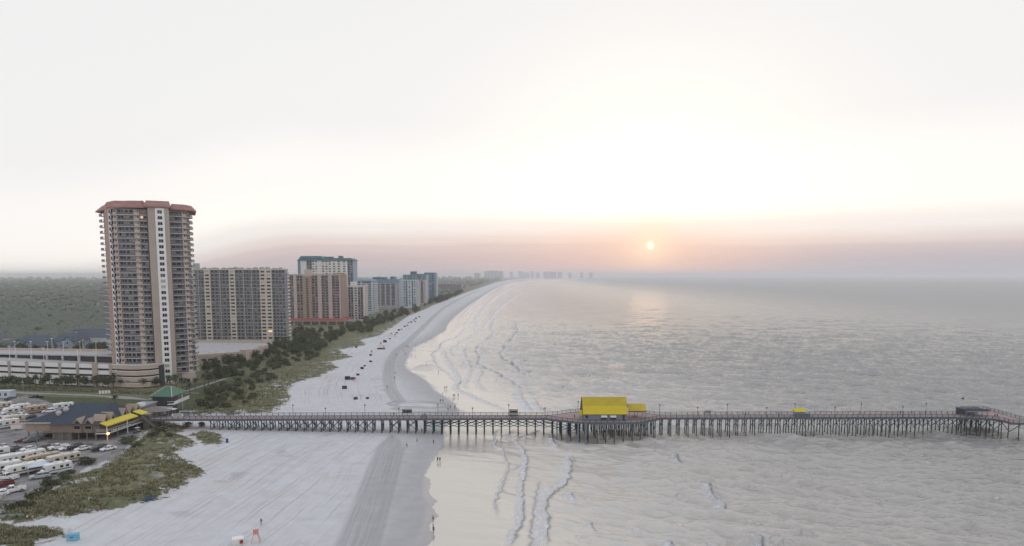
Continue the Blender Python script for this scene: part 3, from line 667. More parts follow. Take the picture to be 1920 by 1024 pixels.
for i in range(8): x = -wd / 2 + (wd + 8) * i / 7.2; MB().box(x - .5, x + .5, -8.6, -7.6, -1, 3.5).build('column', M['rose_concrete'], root)
# fourth: the tall pale block with a teal roof, behind
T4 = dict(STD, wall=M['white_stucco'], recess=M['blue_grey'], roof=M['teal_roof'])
root, wd, H, dp_ = block('condominium_block', 'tall pale condominium block with a teal mansard roof, behind the brick-brown hotel', 'apartment block', 562, 664, 590, 487, 26, 22,
    [(.5, 's'), (.25, 'n'), (.5, 'b'), (.5, 's2'), (.35, 'n'), (.9, 's3'), (.5, 's1'), (.35, 'n1'), (.6, 's1'), (.5, 'b')], T4, plane=930, seed=4)
rf = MB(); hip([(-wd / 2 - 1, -1.4), (wd / 2 + 1, -1.4), (wd / 2 + 1, 27), (-wd / 2 - 1, 27)], H - 1.2, 3.4, 4); hip([(-wd / 2 + 1.5, -.8), (-wd / 2 + 33, -.8), (-wd / 2 + 33, 26), (-wd / 2 + 1.5, 26)], H + 1.6, 3.4, 3)
rf.box(-2, 8, 6, 14, H + 2, H + 4.2); rf.box(16, 21, 6, 14, H + 2, H + 5.2); rf.build('mansard_roof', M['teal_roof'], root)
MB().box(-wd / 2 - .4, -wd / 2 + 3, -.9, 26, -2, H - 1.3).build('corner_pier', M['teal_wall'], root)
# the row beyond
T5 = dict(STD, wall=M['white_stucco'], recess=M['recess_wall'])
root, wd, H, dp_ = block('condominium_block', 'slim white block with thin vertical fins, lowest in front of the stepped white hotel', 'apartment block', 643, 684, 602, 536, 22, 13, [(.9, 'b2'), (.12, 'n'), (.9, 'b2'), (.12, 'n'), (.55, 's1'), (.12, 'n'), (.9, 'b2'), (.2, 'n')], T5, seed=5, end='solid', par=1.4)
MB().box(-wd / 2 + 9, -wd / 2 + 15, 5, 12, H - .3, H + 5).build('penthouse', M['white_stucco'], root); MB().box(wd / 2 - 3, wd / 2 + .5, .6, 20, H - .3, H + 1.2).build('parapet', M['cream_stucco'], root)
T6 = dict(STD, wall=M['pale_blue'], recess=M['blue_grey'], roof=M['teal_wall'])
root, wd, H, dp_ = block('hotel_tower', 'pale blue hotel with stepped white balconies on its seaward end', 'hotel', 660, 700, 588, 527, 34, 14, [(1, 'b2'), (.2, 'n'), (1, 'b2'), (.2, 'n')], T6, seed=6, end='balcony', rail='rail_white')
rf = MB(); hip([(-wd / 2 - 1, -1), (wd / 2 + 1, -1), (wd / 2 + 1, 34), (-wd / 2 - 1, 34)], H - .6, 2.6, 5); rf.build('hip_roof', M['teal_wall'], root)
T7 = dict(STD, wall=M['grey_concrete'], recess=M['grey_concrete'], roof=M['teal_roof'])
root, wd, H, dp_ = block('condominium_block', 'grey concrete block with ribbed piers and a dark teal attic', 'apartment block', 702, 745, 578, 531, 40, 15, [(.3, 'n'), (.5, 'b'), (.25, 'n'), (.5, 'b'), (.25, 'n'), (.5, 'b'), (.25, 'n'), (.5, 'b'), (.3, 'n')], T7, seed=7, ground=.12)
MB().box(-wd / 2 - .5, wd / 2 + .5, 1, 38, H, H + 7).build('attic', M['teal_wall'], root); MB().box(-wd / 2 - 3, wd / 2 - 22, 4, 34, H + 7.003, H + 10).build('penthouse', M['teal_roof'], root); MB().box(wd / 2 - 12, wd / 2 - 6, 6, 30, H + 7.003, H + 11).build('penthouse', M['teal_roof'], root)
T8 = dict(STD, wall=M['pale_blue'], recess=M['blue_grey'])
root, wd, H, dp_ = block('condominium_block', 'pale blue-white slab with dark slits, between the grey block and the teal towers', 'apartment block', 745, 781, 577, 525, 36, 16, [(.8, 's'), (.35, 's1'), (.2, 'b'), (.55, 's1'), (.2, 'b'), (.4, 's1')], T8, seed=8, end='balcony')
root, wd, H, dp_ = block('condominium_block', 'narrow beige block right beside the pale blue-white slab', 'apartment block', 783, 796, 571, 525, 36, 16, [(.5, 'b'), (.2, 'n'), (.5, 'b'), (.2, 'n')], dict(STD, wall=M['rose_concrete']), seed=9, end='balcony')
T9 = dict(STD, wall=M['teal_wall'], recess=M['blue_grey'], roof=M['teal_roof'])
root, wd, H, dp_ = block('hotel_tower', 'teal hotel tower with dark crown, highest of the far shore row', 'hotel', 756, 800, 570, 515, 40, 18, [(.4, 's1'), (.3, 'b'), (.4, 's1'), (.3, 'b'), (.4, 's1')], T9, plane=1480, seed=10)
MB().box(-wd / 2 + 16, -wd / 2 + 28, 4, 20, H - .3, H + 7).build('crown', M['teal_roof'], root); MB().box(-4, wd / 2, 2, 30, H - .3, H + 1.4).build('attic', M['teal_roof'], root)
root, wd, H, dp_ = block('hotel_tower', 'teal and white hotel tower last in the row, nearest the long beach', 'hotel', 796, 817, 563, 513, 44, 18, [(.5, 'n'), (.3, 'b'), (.5, 's1'), (.3, 'b'), (.3, 'n')], T9, seed=12, end='balcony')
MB().box(-wd / 2, wd / 2 - 2, 2, 40, H - .3, H + 2.2).build('attic', M['teal_roof'], root)
T11 = dict(STD, wall=M['brown_stucco'], recess=M['grey_concrete'], roof=M['roof_grey'])
root, wd, H, dp_ = block('resort_building', 'low brown resort building with gabled bays beyond the last hotel tower', 'resort', 820, 866, 546, 533, 60, 6, [(.3, 'n'), (.4, 'b')] * 7 + [(.3, 'n')], T11, seed=13, ground=.1)
gb = MB()
for i in range(8):
    x = -wd / 2 + wd * (i + .5) / 8; q = wd / 19
    gb.loft([[(x - q, -1, H - .1), (x + q, -1, H - .1), (x, -1, H + 4.5)], [(x - q, 50, H - .1), (x + q, 50, H - .1), (x, 50, H + 4.5)]])
gb.build('gable_roof', M['roof_grey'], root)
# far skyline, fading
far_list = [(889, 901, 524, 512.5, 'faint low block left of the wide far hotel', 9), (908, 944, 523.5, 508.5, 'wide hazy hotel slab, largest of the far skyline', 10), (956, 962, 521.5, 509.8, 'faint slender tower just right of the wide far hotel', 9),
            (972, 980, 521, 509.2, 'hazy tower at the left end of the long low skyline', 9), (980, 993, 520.8, 511.5, 'hazy low block joined to the left end of the skyline', 5), (995, 1001, 520.5, 509.6, 'small hazy tower in the middle of the far skyline', 8),
            (1004, 1012, 520.3, 511.6, 'faint squat block right of the small middle tower', 5), (1019, 1028, 520.2, 510.3, 'hazy stepped block, left of the broad far pair', 6), (1029, 1043, 520, 510.2, 'broad hazy block where the skyline begins to fade', 6),
            (1046, 1054, 519.9, 510.6, 'hazy block just right of the broad fading block', 6), (1066, 1072, 519.6, 511.6, 'very faint low block standing alone on the far shore', 4), (1089, 1093, 519.4, 510.3, 'very faint slim tower near the end of the land', 7), (1105, 1107.5, 519.3, 511, 'left of the two faintest towers at the end of the land', 7), (1108.6, 1111, 519.3, 510.7, 'right of the two faintest towers at the end of the land', 7)]
for i, (a, b, yb, yt, lab, fl) in enumerate(far_list):
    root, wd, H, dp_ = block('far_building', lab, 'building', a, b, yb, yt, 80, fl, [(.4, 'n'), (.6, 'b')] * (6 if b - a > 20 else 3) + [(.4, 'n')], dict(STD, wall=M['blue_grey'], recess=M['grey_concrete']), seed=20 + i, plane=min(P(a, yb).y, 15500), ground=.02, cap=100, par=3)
    MB().box(-wd / 4, wd / 6, 4, 40, H - .3, H + 8).build('penthouse', M['grey_concrete'], root)
# ---------------------------------------------------------------- parking garage in front of the red-roofed tower
GZ = 2.6
GT = GZ + 11.3
gl = [P(x, y, GT) for x, y in ((-420, 660), (-120, 671.5), (0, 676.3), (60, 678.6), (110, 680.2), (145, 681.2), (176, 682.2), (207, 683.0))]
gcv = [P(x, y, GT) for x, y in ((207, 683.0), (232, 684.3), (256, 684.6), (280, 683.4), (297, 681.4))]
GA = empty('parking_garage', (gl[2].x, gl[2].y, GZ), 0, 'long four-level parking garage with white bands and dark openings, left of the red-roofed tower', 'parking garage')
go = Vector((gl[2].x, gl[2].y, GZ)); loc2 = lambda ps: [(p.x - go.x, p.y - go.y) for p in ps]
fl_, fc_ = loc2(gl), loc2(gcv)
back = [(fc_[-1][0] - 1.0, fc_[-1][1] + 14), (fc_[-1][0] - 12, fc_[-1][1] + 40), (fl_[2][0] - 10, fl_[2][1] + 62), (fl_[0][0], fl_[0][1] + 60)]
inn_ = [(x, y + 1.6) for x, y in fl_] + [(x - .3, y + 1.6) for x, y in fc_[1:]]
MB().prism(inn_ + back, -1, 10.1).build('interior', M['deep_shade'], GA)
MB().prism([(x, y + .35) for x, y in fl_] + [(x, y + .35) for x, y in fc_[1:]] + back, 10.102, 10.35).build('roof_deck', M['deck_concrete'], GA)
for k in range(4):
    z = k * 3.1 - .25 + (0.3 if k == 0 else 0); b = MB(); run(b, fl_, z, z + 2.05, .3, 0); b.build('band', [M['white_paint']], GA)
    b = MB(); run(b, fc_, z, z + 2.05, .3, 0); run(b, fc_, z + 2.05, z + 2.3, .42, 1, 0, 1, .06); b.build('band', [M['tan_panel'], M['white_paint']], GA)
    b = MB(); run(b, fl_, z + 2.3, z + 2.36, .1, 0); b.build('guard_cable', M['metal_grey'], GA)
for px_, w_, d_ in ((-15, 1.4, .4), (17, 1.4, .4), (50, 1.4, .4), (81, 1.4, .4), (112, 1.4, .4), (145, 1.4, .4), (178.5, 2.6, .8), (207, 1.5, .4)):
    T = np.interp(px_, [-120, 0, 60, 110, 145, 176, 207], [671.5, 676.3, 678.6, 680.2, 681.2, 682.2, 683]); p = P(px_, T, GT)
    MB().box(p.x - go.x - w_ / 2, p.x - go.x + w_ / 2, p.y - go.y - d_, p.y - go.y + .5, -1, 11.4 if w_ < 2 else 11.9).build('pilaster', M['tan_stucco'], GA)
for i in range(5):
    p = Vector(fc_[0]).lerp(Vector(fc_[-1]), (i + .5) / 5); MB().box(p.x - .5, p.x + .5, p.y + .1, p.y + 1.5, -1, 10).build('column', M['tan_panel'], GA)
# the upper ramp at the back of the roof deck
ra = [P(-150, 660, GT + .5), P(30, 664, GT + 1.2), P(215, 668, GT + 2.8)]; rl_ = loc2(ra)
rz_ = [11.6, 12.6, 14.4]
rm = MB()
for i in range(2):
    (x0, y0), (x1, y1) = rl_[i], rl_[i + 1]
    rm.loft([[(x0, y0, rz_[i] - .6), (x0, y0 + 17, rz_[i] - .6), (x0, y0 + 17, rz_[i]), (x0, y0, rz_[i])], [(x1, y1, rz_[i + 1] - .6), (x1, y1 + 17, rz_[i + 1] - .6), (x1, y1 + 17, rz_[i + 1]), (x1, y1, rz_[i + 1])]])
rm.build('upper_ramp', M['deck_concrete'], GA)
pm = MB()
for i in range(2):
    (x0, y0), (x1, y1) = rl_[i], rl_[i + 1]
    pm.loft([[(x0, y0 + 17, rz_[i] - 2), (x0, y0 + 17.3, rz_[i] - 2), (x0, y0 + 17.3, rz_[i] + 1.3), (x0, y0 + 17, rz_[i] + 1.3)], [(x1, y1 + 17, rz_[i + 1] - 4), (x1, y1 + 17.3, rz_[i + 1] - 4), (x1, y1 + 17.3, rz_[i + 1] + 1.3), (x1, y1 + 17, rz_[i + 1] + 1.3)]])
pm.build('ramp_parapet', M['tan_panel'], GA)
sh = MB(); (x0, y0), (x1, y1) = rl_[1], rl_[2]; sh.loft([[(x0, y0 + .8, 10.36), (x0, y0 + 16, 10.36), (x0, y0 + 16, 11.9), (x0, y0 + .8, 11.9)], [(x1, y1 + .8, 10.36), (x1, y1 + 16, 10.36), (x1, y1 + 16, 13.7), (x1, y1 + .8, 13.7)]]); sh.build('ramp_void', M['deep_shade'], GA)  # solid dark block painted as the shade under the ramp
for px_ in (30, 60, 90, 120, 151, 181, 212):
    f_ = (px_ - 30) / 185; x, y = x0 + (x1 - x0) * f_, y0 + (y1 - y0) * f_; MB().box(x - .5, x + .5, y - .15, y + .9, 10.3, 12.7 + 1.8 * f_).build('pillar', M['concrete'], GA)
def lamp_post(p, h, label, group, head='flat', name='lamp_post', mt='rail_white', r=.11):
    o = empty(name, p, 0, label, 'lamp post', group)
    MB().tube((0, 0, 0), (0, 0, h), r, r * .7, 6).build('pole', M[mt], o)
    if head == 'flat': MB().box(-.7, .7, -.25, .25, h, h + .22).build('lamp_head', M[mt], o)
    else: MB().ball((0, 0, h + .18), .3, k=8, j=6).box(-.12, .12, -.12, .12, h - .25, h - .02).build('lamp_head', M['rail_dark'], o)
    return o
for i, (x, y0, y1) in enumerate(((17, 649, 673.5), (81, 652, 677), (145, 657.5, 681))):
    p = P(x, y1, GT + .1); lamp_post((p.x, p.y + .6, GZ + 11.0), max(1, PY(x, y0, p.y).z - GT), 'pale lamp post on the garage front edge, %s from the left' % ORD[i], 'lamp posts on the garage roof', r=.14)
for i, (x, y0, y1) in enumerate(((28, 641, 663), (58, 641, 664), (89, 641, 665.5), (119, 641, 667), (150, 641, 668.5), (180, 641, 669.5))):
    f_ = (x - 30) / 185; z = 12.6 + 1.8 * f_ + GZ; q = Vector((x0 + (x1 - x0) * f_ + go.x, y0_ if False else (rl_[1][1] + (rl_[2][1] - rl_[1][1]) * f_ + go.y + .8), z)); X_ = PY(x, 650, q.y)
    lamp_post((X_.x, q.y, z), PY(x, y0, q.y).z - z, 'pale lamp post along the garage ramp, %s from the left' % ORD[i], 'lamp posts on the garage roof', r=.14)
for i, (x, y0) in enumerate(((97, 635), (155, 638))):
    yb = rl_[1][1] + go.y + 16.5; q = PY(x, y0, yb); zb = GZ + 12.6 + 1.8 * (x - 30) / 185; lamp_post((q.x, yb, zb), q.z - zb, 'pale lamp post at the back parapet of the garage, %s one' % ('left' if i == 0 else 'right'), 'lamp posts on the garage roof', r=.14)
# car parked under the ramp
# ---------------------------------------------------------------- low parking deck beside the second block
pd = [P(x, y, 7.4) for x, y in ((366, 668), (456, 662), (503, 648.5), (500, 644), (366, 642))]
PD = empty('parking_deck', (pd[0].x, pd[0].y, 2.4), 0, 'low flat parking deck at the foot of the broad cream slab', 'parking deck'); o2 = [(p.x - pd[0].x, p.y - pd[0].y) for p in pd]
MB().prism(o2, -1, 4.8).build('wall', M['tan_stucco'], PD); MB().prism([(Vector(p) - Vector(o2[0]) * 0 + Vector((0, .3))).to_tuple() for p in o2], 4.802, 5.0).build('roof_deck', M['deck_concrete'], PD)
b = MB(); run(b, o2[:3], 4.4, 5.9, .3, 0, 0, 1, .1); b.build('parapet', M['tan_panel'], PD)
for a, e in ((.12, .22), (.26, .44), (.7, .8)):
    b = MB(); run(b, o2[:2], 1.6, 2.9, .2, 0, a, e, .06); b.build('opening', M['deep_shade'], PD)  # dark slabs on the wall, the shade of the openings as colour
cx, cy = o2[1]; MB().box(cx - 2.2, cx + 2.0, cy - .6, cy + 5, -1, 7.2).build('stair_block', M['tan_panel'], PD)
for i, x in enumerate((418, 428, 440, 480)):
    p = P(x, 648, 7.4); lamp_post((p.x, p.y, 7.35), 6, 'thin lamp post on the low parking deck, %s from the left' % ORD[i], 'lamp posts on the low parking deck', mt='metal_grey', r=.1)

# ---------------------------------------------------------------- blue-grey houses behind the garage
mk('slate_blue', (.085, .10, .125), .8, .15, .6); mk('house_blue', (.30, .36, .42), .8, .1, .4); mk('house_white', (.55, .56, .58), .8, .08, .4)
def house(px0, px1, pyb, pye, pyr, dep, lab, wallm, gables=(), yaw=0, gable_left=False, seed=0):
    zb = 2.8; Y = P((px0 + px1) / 2, pyb, zb).y; a, b = PY(px0, pyb, Y), PY(px1, pyb, Y); wd = b.x - a.x; ze = PY(px0, pye, Y).z - zb; zr = PY(px0, pyr, Y + dep / 2).z - zb
    o = empty('house', ((a.x + b.x) / 2, Y, zb), yaw, lab, 'house'); x0 = wd / 2
    MB().box(-x0, x0, 0, dep, -1, ze).build('wall', wallm, o)
    e = .6; iz = 0 if gable_left else min(dep / 2, x0 * .5)
    MB().loft([[(-x0 - e, -e, ze), (x0 + e, -e, ze), (x0 + e, dep + e, ze), (-x0 - e, dep + e, ze)], [(-x0 - e + iz, dep / 2 - .1, zr), (x0 + e - iz, dep / 2 - .1, zr), (x0 + e - iz, dep / 2 + .1, zr), (-x0 - e + iz, dep / 2 + .1, zr)]]).build('roof', M['slate_blue'], o)
    r = random.Random(seed); n = max(2, int(wd / 4)); fr = []
    for i in range(n):
        x = -x0 + wd * (i + .5) / n
        if any(abs(x - g[0] * x0) < g[1] for g in gables): continue
        for z in ((1, 3.9) if ze > 5 else (1.2,)):
            if z + 1.5 < ze: f = MB().box(x - .75, x + .75, -.08, .04, z - .1, z + 1.5).build('window', M['white_paint'], o); MB().box(x - .6, x + .6, -.12, -.079, z, z + 1.4).build('pane', M['glass_dark'], f)
    for gx, gw, gh in gables:
        g = MB(); cx = gx * x0; g.box(cx - gw, cx + gw, -2.2, 4, -1, ze); g.loft([[(cx - gw, -2.2, ze), (cx + gw, -2.2, ze), (cx, -2.2, ze + gh)], [(cx - gw, dep / 2, ze), (cx + gw, dep / 2, ze), (cx, dep / 2, ze + gh)]]); g.build('gable_wing', wallm, o)
        rr_ = MB()
        for s in (-1, 1): rr_.loft([[(cx + s * (gw + .5), -2.8, ze - .25), (cx, -2.8, ze + gh + .1), (cx, -2.8, ze + gh + .4), (cx + s * (gw + .5), -2.8, ze + .05)], [(cx + s * (gw + .5), dep / 2, ze - .25), (cx, dep / 2, ze + gh + .1), (cx, dep / 2, ze + gh + .4), (cx + s * (gw + .5), dep / 2, ze + .05)]])
        rr_.build('gable_roof', M['slate_blue'], o)
        f = MB().box(cx - .8, cx + .8, -2.28, -2.18, ze - 1.9, ze - .2).build('window', M['white_paint'], o); MB().box(cx - .65, cx + .65, -2.33, -2.281, ze - 1.75, ze - .35).build('pane', M['glass_dark'], f)
    return o
house(14, 88, 663, 649, 628, 22, 'blue-grey house with two front gables and slate roof, leftmost behind the garage', M['house_blue'], ((-.25, 5.5, 5.0), (.15, 4.2, 3.4)), seed=1)
house(98, 144, 660, 640, 624, 16, 'dark-roofed house half hidden by trees, middle one behind the garage', M['house_blue'], ((.45, 3.2, 3.4),), seed=2)
house(138, 206, 655, 632, 616.5, 18, 'pale house with a long slate roof and white upper wall, nearest the red-roofed tower', M['house_white'], ((-.72, 5.0, 5.2),), gable_left=True, seed=3)
house(-70, -6, 648, 636, 624, 18, 'dim house at the picture edge left of the gabled house', M['house_white'], (), seed=4)

# ---------------------------------------------------------------- restaurant at the foot of the pier
mk('slate_roof', (.036, .052, .072), .8, .22, .8, bump=.3, bscale=3); mk('clapboard', (.22, .17, .135), .85, .12, .6); mk('clap_light', (.36, .28, .22), .85, .1, .6); mk('yellow_awning', (.62, .50, .045), .6, .08, .6)
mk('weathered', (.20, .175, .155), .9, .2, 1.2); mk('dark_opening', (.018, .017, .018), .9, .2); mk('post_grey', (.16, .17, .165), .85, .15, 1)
M['bulb'] = mat('lamp_glow', (1, .5, .15), .5, .02, emit=(1, .38, .07), estr=14)
RY = P(140, 826, 2.6).y
ro = Vector((P(140, 826, 2.6).x, RY, 2.55)); RS = empty('pier_restaurant', ro, 0, 'brown clapboard restaurant on posts with dark slate roof, gables and yellow awning', 'restaurant')
lx = lambda px_, Y=RY: PY(px_, 800, Y).x - ro.x
xl, xm, xr = lx(39), lx(93), lx(186)
ZF, ZE, ZR = 2.75, 5.75, 10.8; DP = 24
MB().box(xm, xr, 0, DP, ZF, ZE).build('wall', M['clapboard'], RS); MB().box(xl, xm - .003, 2.2, DP, ZF - .1, ZE + .1).build('wall', M['clap_light'], RS)
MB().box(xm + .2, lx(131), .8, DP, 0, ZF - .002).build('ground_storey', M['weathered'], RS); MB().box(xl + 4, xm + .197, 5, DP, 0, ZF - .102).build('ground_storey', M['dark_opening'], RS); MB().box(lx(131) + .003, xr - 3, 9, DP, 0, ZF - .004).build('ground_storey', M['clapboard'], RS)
rf = MB(); e = .8
rf.loft([[(xl - e, 1.4, ZE), (xm, 1.4, ZE), (xm, -e, ZE - .1), (xr + e, -e, ZE - .1), (xr + e + 1, DP + e, ZE), (xl - e, DP + e, ZE)], [(xl + 12.5, DP / 2 + .4, ZR), (xl + 12.6, DP / 2 + .3, ZR), (xl + 13, DP / 2 + .2, ZR), (xr - 3, DP / 2 + .3, ZR - .2), (xr - 3, DP / 2 + .5, ZR - .2), (xl + 12.5, DP / 2 + .6, ZR)]])
rf.build('roof', M['slate_roof'], RS)
MB().box(xl - e, xm, 1.25, 1.4, ZE - .15, ZE + .12).build('gutter', M['slab_edge'], RS)
for px_, yy, h_ in ((112, 5.5, 2.8), (126, 7.5, 2.0)):
    x = lx(px_, RY + yy); u = MB().ball((x, yy, ZE + 2.6 + (yy - 5.5) * .42), .95, sz=1.0, k=10, j=6); u.tube((x, yy, ZE + 1.5), (x, yy, ZE + 2.8 + (yy - 5.5) * .4), .6, k=8); u.build('roof_vent', M['concrete'], RS)
def gable(cx, y, hw, z0, h, ax=0, deep=5):
    """a gabled dormer; ax=0 faces the front, ax=1 faces the right-hand side"""
    T = (lambda a, b, c: (cx + a, y + b, c)) if ax == 0 else (lambda a, b, c: (cx - b, y + a, c))
    f = MB().loft([[T(-hw, 0, z0), T(hw, 0, z0), T(0, 0, z0 + h)], [T(-hw, deep, z0), T(hw, deep, z0), T(0, deep, z0 + h)]]).build('gable', M['clap_light'], RS)
    r_ = MB()
    for s in (-1, 1): r_.loft([[T(s * (hw + .2), -.18, z0 - .2), T(0, -.18, z0 + h + .1), T(0, -.18, z0 + h + .28), T(s * (hw + .2), -.18, z0 - .02)], [T(s * (hw + .2), deep, z0 - .2), T(0, deep, z0 + h + .1), T(0, deep, z0 + h + .28), T(s * (hw + .2), deep, z0 - .02)]])
    r_.build('gable_roof', M['clap_light'], f)
    MB().loft([[T(-hw * .62, -.06, z0 + .25), T(hw * .62, -.06, z0 + .25), T(0, -.06, z0 + h * .72)], [T(-hw * .62, .02, z0 + .25), T(hw * .62, .02, z0 + .25), T(0, .02, z0 + h * .72)]]).build('louver', M['dark_opening'], f)
for px_ in (146, 166.5):
    x = lx(px_); gable(x, -.35, 1.55, ZE - .1, 1.75); MB().box(x - 1.35, x + 1.35, -.3, .02, ZF, ZE - .1).build('bay_wall', M['clapboard'], RS)
    w_ = MB().box(x - 1.15, x + 1.15, -.38, -.29, ZF + 1.2, ZE - .55).build('window', M['clap_light'], RS); MB().box(x - 1.02, x + 1.02, -.43, -.379, ZF + 1.32, ZE - .67).build('pane', M['glass_dark'], w_)
for i, yy in enumerate((2.6, 6.4, 13.5, 17.6, 21.5)): gable(xr + 1.0 + i * .12, yy, 1.7, ZE - .1, 2.7, 1, 4)
for px_ in (53, 70): MB().tube((lx(px_, RY + 3), 3, 0), (lx(px_, RY + 3), 3, ZF), .2, k=6).build('post', M['post_grey'], RS)
for px_ in (100, 116, 131, 146, 161.5, 177): MB().tube((lx(px_), .2, 0), (lx(px_), .2, ZF), .2, k=6).build('post', M['post_grey'], RS)
# the side porch under the yellow awning
pa = [(xr - 1.0, -.6), (xr + 2.9, -.6), (xr + 4.5, 21), (xr + .6, 21)]
MB().prism(pa, ZF - .25, ZF).build('porch_floor', M['weathered'], RS)
aw = MB(); aw.loft([[(xr + .9, -1.0, ZE + .25), (xr + 3.3, -1.0, ZE - .75), (xr + 3.3, -1.0, ZE - .4), (xr + .9, -1.0, ZE + .5)], [(xr + 2.0, 15.5, ZE + .35), (xr + 4.7, 15.5, ZE - .75), (xr + 4.7, 15.5, ZE - .4), (xr + 2.0, 15.5, ZE + .6)]]); aw.build('awning', M['yellow_awning'], RS)
MB().loft([[(xr + 1.9, 17, ZE + .6), (xr + 5.2, 17, ZE - .5), (xr + 5.2, 17, ZE - .2), (xr + 1.9, 17, ZE + .9)], [(xr + 2.3, 21, ZE + .6), (xr + 5.5, 21, ZE - .5), (xr + 5.5, 21, ZE - .2), (xr + 2.3, 21, ZE + .9)]]).build('awning', M['yellow_awning'], RS)
rl = MB(); line = [pa[0], pa[1], pa[2]]
run(rl, line, ZF + 1.0, ZF + 1.1, .1, 0); run(rl, line, ZF + .55, ZF + .62, .08, 0); run(rl, line, ZF - .4, ZF - .1, .12, 0, 0, 1, .05); rl.build('porch_railing', M['rail_white'], RS)
sg = MB(); run(sg, [pa[1], pa[2]], ZF - .05, ZF + .55, .07, 0, .06, .62, .1); sg = sg.build('sign_strip', M['slate_roof'], RS)
for i in range(13):
    f_ = .09 + .04 * i; b = MB(); run(b, [pa[1], pa[2]], ZF + .1, ZF + .1 + random.choice((.3, .36)), .05, 0, f_, f_ + random.choice((.018, .026)), .17); b.build('lettering', M['white_paint'], sg)
for t_ in (0, .25, .5, .75, 1):
    x, y = pa[1][0] + (pa[2][0] - pa[1][0]) * t_, pa[1][1] + (pa[2][1] - pa[1][1]) * t_; MB().tube((x, y, 0), (x, y, ZE - .6), .16, k=6).build('post', M['rail_white' if t_ in (0, .5) else 'post_grey'], RS)
MB().tube((pa[0][0] + .1, -.5, 0), (pa[0][0] + .1, -.5, ZE - .1), .16, k=6).build('post', M['post_grey'], RS)
for x, y in ((pa[1][0] + .5, -.9), (pa[2][0] + .5, 20.2)):
    b = MB().ball((x, y, ZF - .1), .36, k=8, j=6).build('porch_lamp', M['bulb'], RS); MB().bar((x - .5, y, ZF + .35), (x, y, ZF + .35), .1, .1).build('bracket', M['rail_dark'], b)
st_ = MB()
for i in range(10): st_.box(xl + 5 + i * .35, xl + 5.4 + i * .35, .4, 2.0, .2 + i * .25, .34 + i * .25)
st_.bar((xl + 5, .4, 1.2), (xl + 8.7, .4, 3.8), .08, .1); st_.build('stair', M['weathered'], RS)
MB().box(xm - 3.5, xm + .5, .2, 2.2, ZF - .25, ZF - .05).build('landing', M['weathered'], RS)
# the weathered entrance hall of the pier
eo = P(214, 806, 2.6); EN = empty('pier_entrance_building', (eo.x, eo.y, 2.5), 0, 'flat-roofed weathered wood entrance building between the restaurant and the pier', 'building')
wE = P(272, 806, 2.6).x - eo.x
MB().box(0, wE * .46, 6, 20, 0, 6.4).build('wall', M['weathered'], EN); MB().box(wE * .46 + .003, wE, 3, 16, 0, 5.0).build('wall', M['weathered'], EN)
MB().box(-.5, wE * .46 + .4, 5.4, 20.4, 6.402, 6.8).build('roof', M['roof_grey'], EN); MB().box(wE * .46 + .41, wE + .3, 2.6, 16.4, 5.002, 5.3).build('roof', M['roof_grey'], EN)
MB().box(wE * .5, wE * .8, 2.9, 3.05, 0, 2.9).build('gateway', M['dark_opening'], EN); MB().box(wE * .46, wE * .84, 2.75, 2.9, 2.95, 3.4).build('lintel', M['clapboard'], EN)
for x in (1.0, 2.4): f = MB().box(wE * .3 + x * 1.4, wE * .3 + x * 1.4 + 1.3, 5.9, 6.03, 3.6, 4.9).build('window', M['clap_light'], EN); MB().box(wE * .3 + x * 1.4 + .15, wE * .3 + x * 1.4 + 1.15, 5.85, 5.899, 3.75, 4.75).build('pane', M['glass_dark'], f)
s_ = MB()
for i in range(16): s_.box(wE * .84 + i * .33, wE * .84 + i * .33 + .38, .6, 2.4, 4.6 - i * .28, 4.72 - i * .28)
s_.bar((wE * .84, .6, 5.7), (wE * .84 + 5.2, .6, 1.5), .09, .14); s_.bar((wE * .84, 2.4, 5.7), (wE * .84 + 5.2, 2.4, 1.5), .09, .14); s_.build('stair', M['weathered'], EN)
ac = MB().box(3, 5.4, 10, 12, 6.802, 7.9); ac.build('rooftop_unit', M['rail_white'], EN)

# ---------------------------------------------------------------- green-roofed pavilion on stilts
mk('green_metal', (.045, .135, .085), .5, .12, .3); mk('dark_boards', (.045, .045, .05), .9, .2, 1)
ZEV = 10.0
c0, c1, c2 = P(281, 743.5, ZEV), P(322.5, 744.5, ZEV), P(350.5, 733.5, ZEV); c3 = c0 + (c2 - c1)
gc = (c0 + c2) / 2; PV = empty('pavilion', (gc.x, gc.y, 2.8), 0, 'green-roofed pavilion on stilts with white balcony rails, between the garage and the pier', 'pavilion')
q = [Vector((p.x - gc.x, p.y - gc.y)) for p in (c0, c1, c2, c3)]; ze = ZEV - 2.8
m0, m1 = q[0].lerp(q[3], .5), q[1].lerp(q[2], .5); r0, r1 = m0.lerp(m1, .40), m0.lerp(m1, .62)
zr = PY(303, 724.5, gc.y).z - 2.8
MB().loft([[(p.x, p.y, ze - .2) for p in q], [(p.x, p.y, ze + .1) for p in q]]).loft([[(p.x, p.y, ze + .1) for p in q], [(r0.x, r0.y, zr), (r1.x, r1.y, zr), (r1.x + .1, r1.y + .1, zr), (r0.x + .1, r0.y + .1, zr)]]).build('roof', M['green_metal'], PV)
rc = MB(); [rc.bar((p.x, p.y, ze + .15), (r.x, r.y, zr + .08), .22, .12) for p, r in ((q[1], r1), (q[2], r1), (q[0], r0))]; rc.bar((r0.x, r0.y, zr + .1), (r1.x, r1.y, zr + .1), .25, .14); rc.build('ridge_cap', M['cream_stucco'], PV)
wq = [p * .86 for p in q]; wq[2] = q[1].lerp(q[2], .42) * .9; wq[3] = q[0].lerp(q[3], .9) * .86
MB().prism([tuple(p) for p in wq], ze - 3.0, ze - .2).build('wall', M['dark_boards'], PV)
MB().prism([tuple(p * .92) for p in wq], 0, ze - 3.002).build('ground_storey', M['dark_boards'], PV)
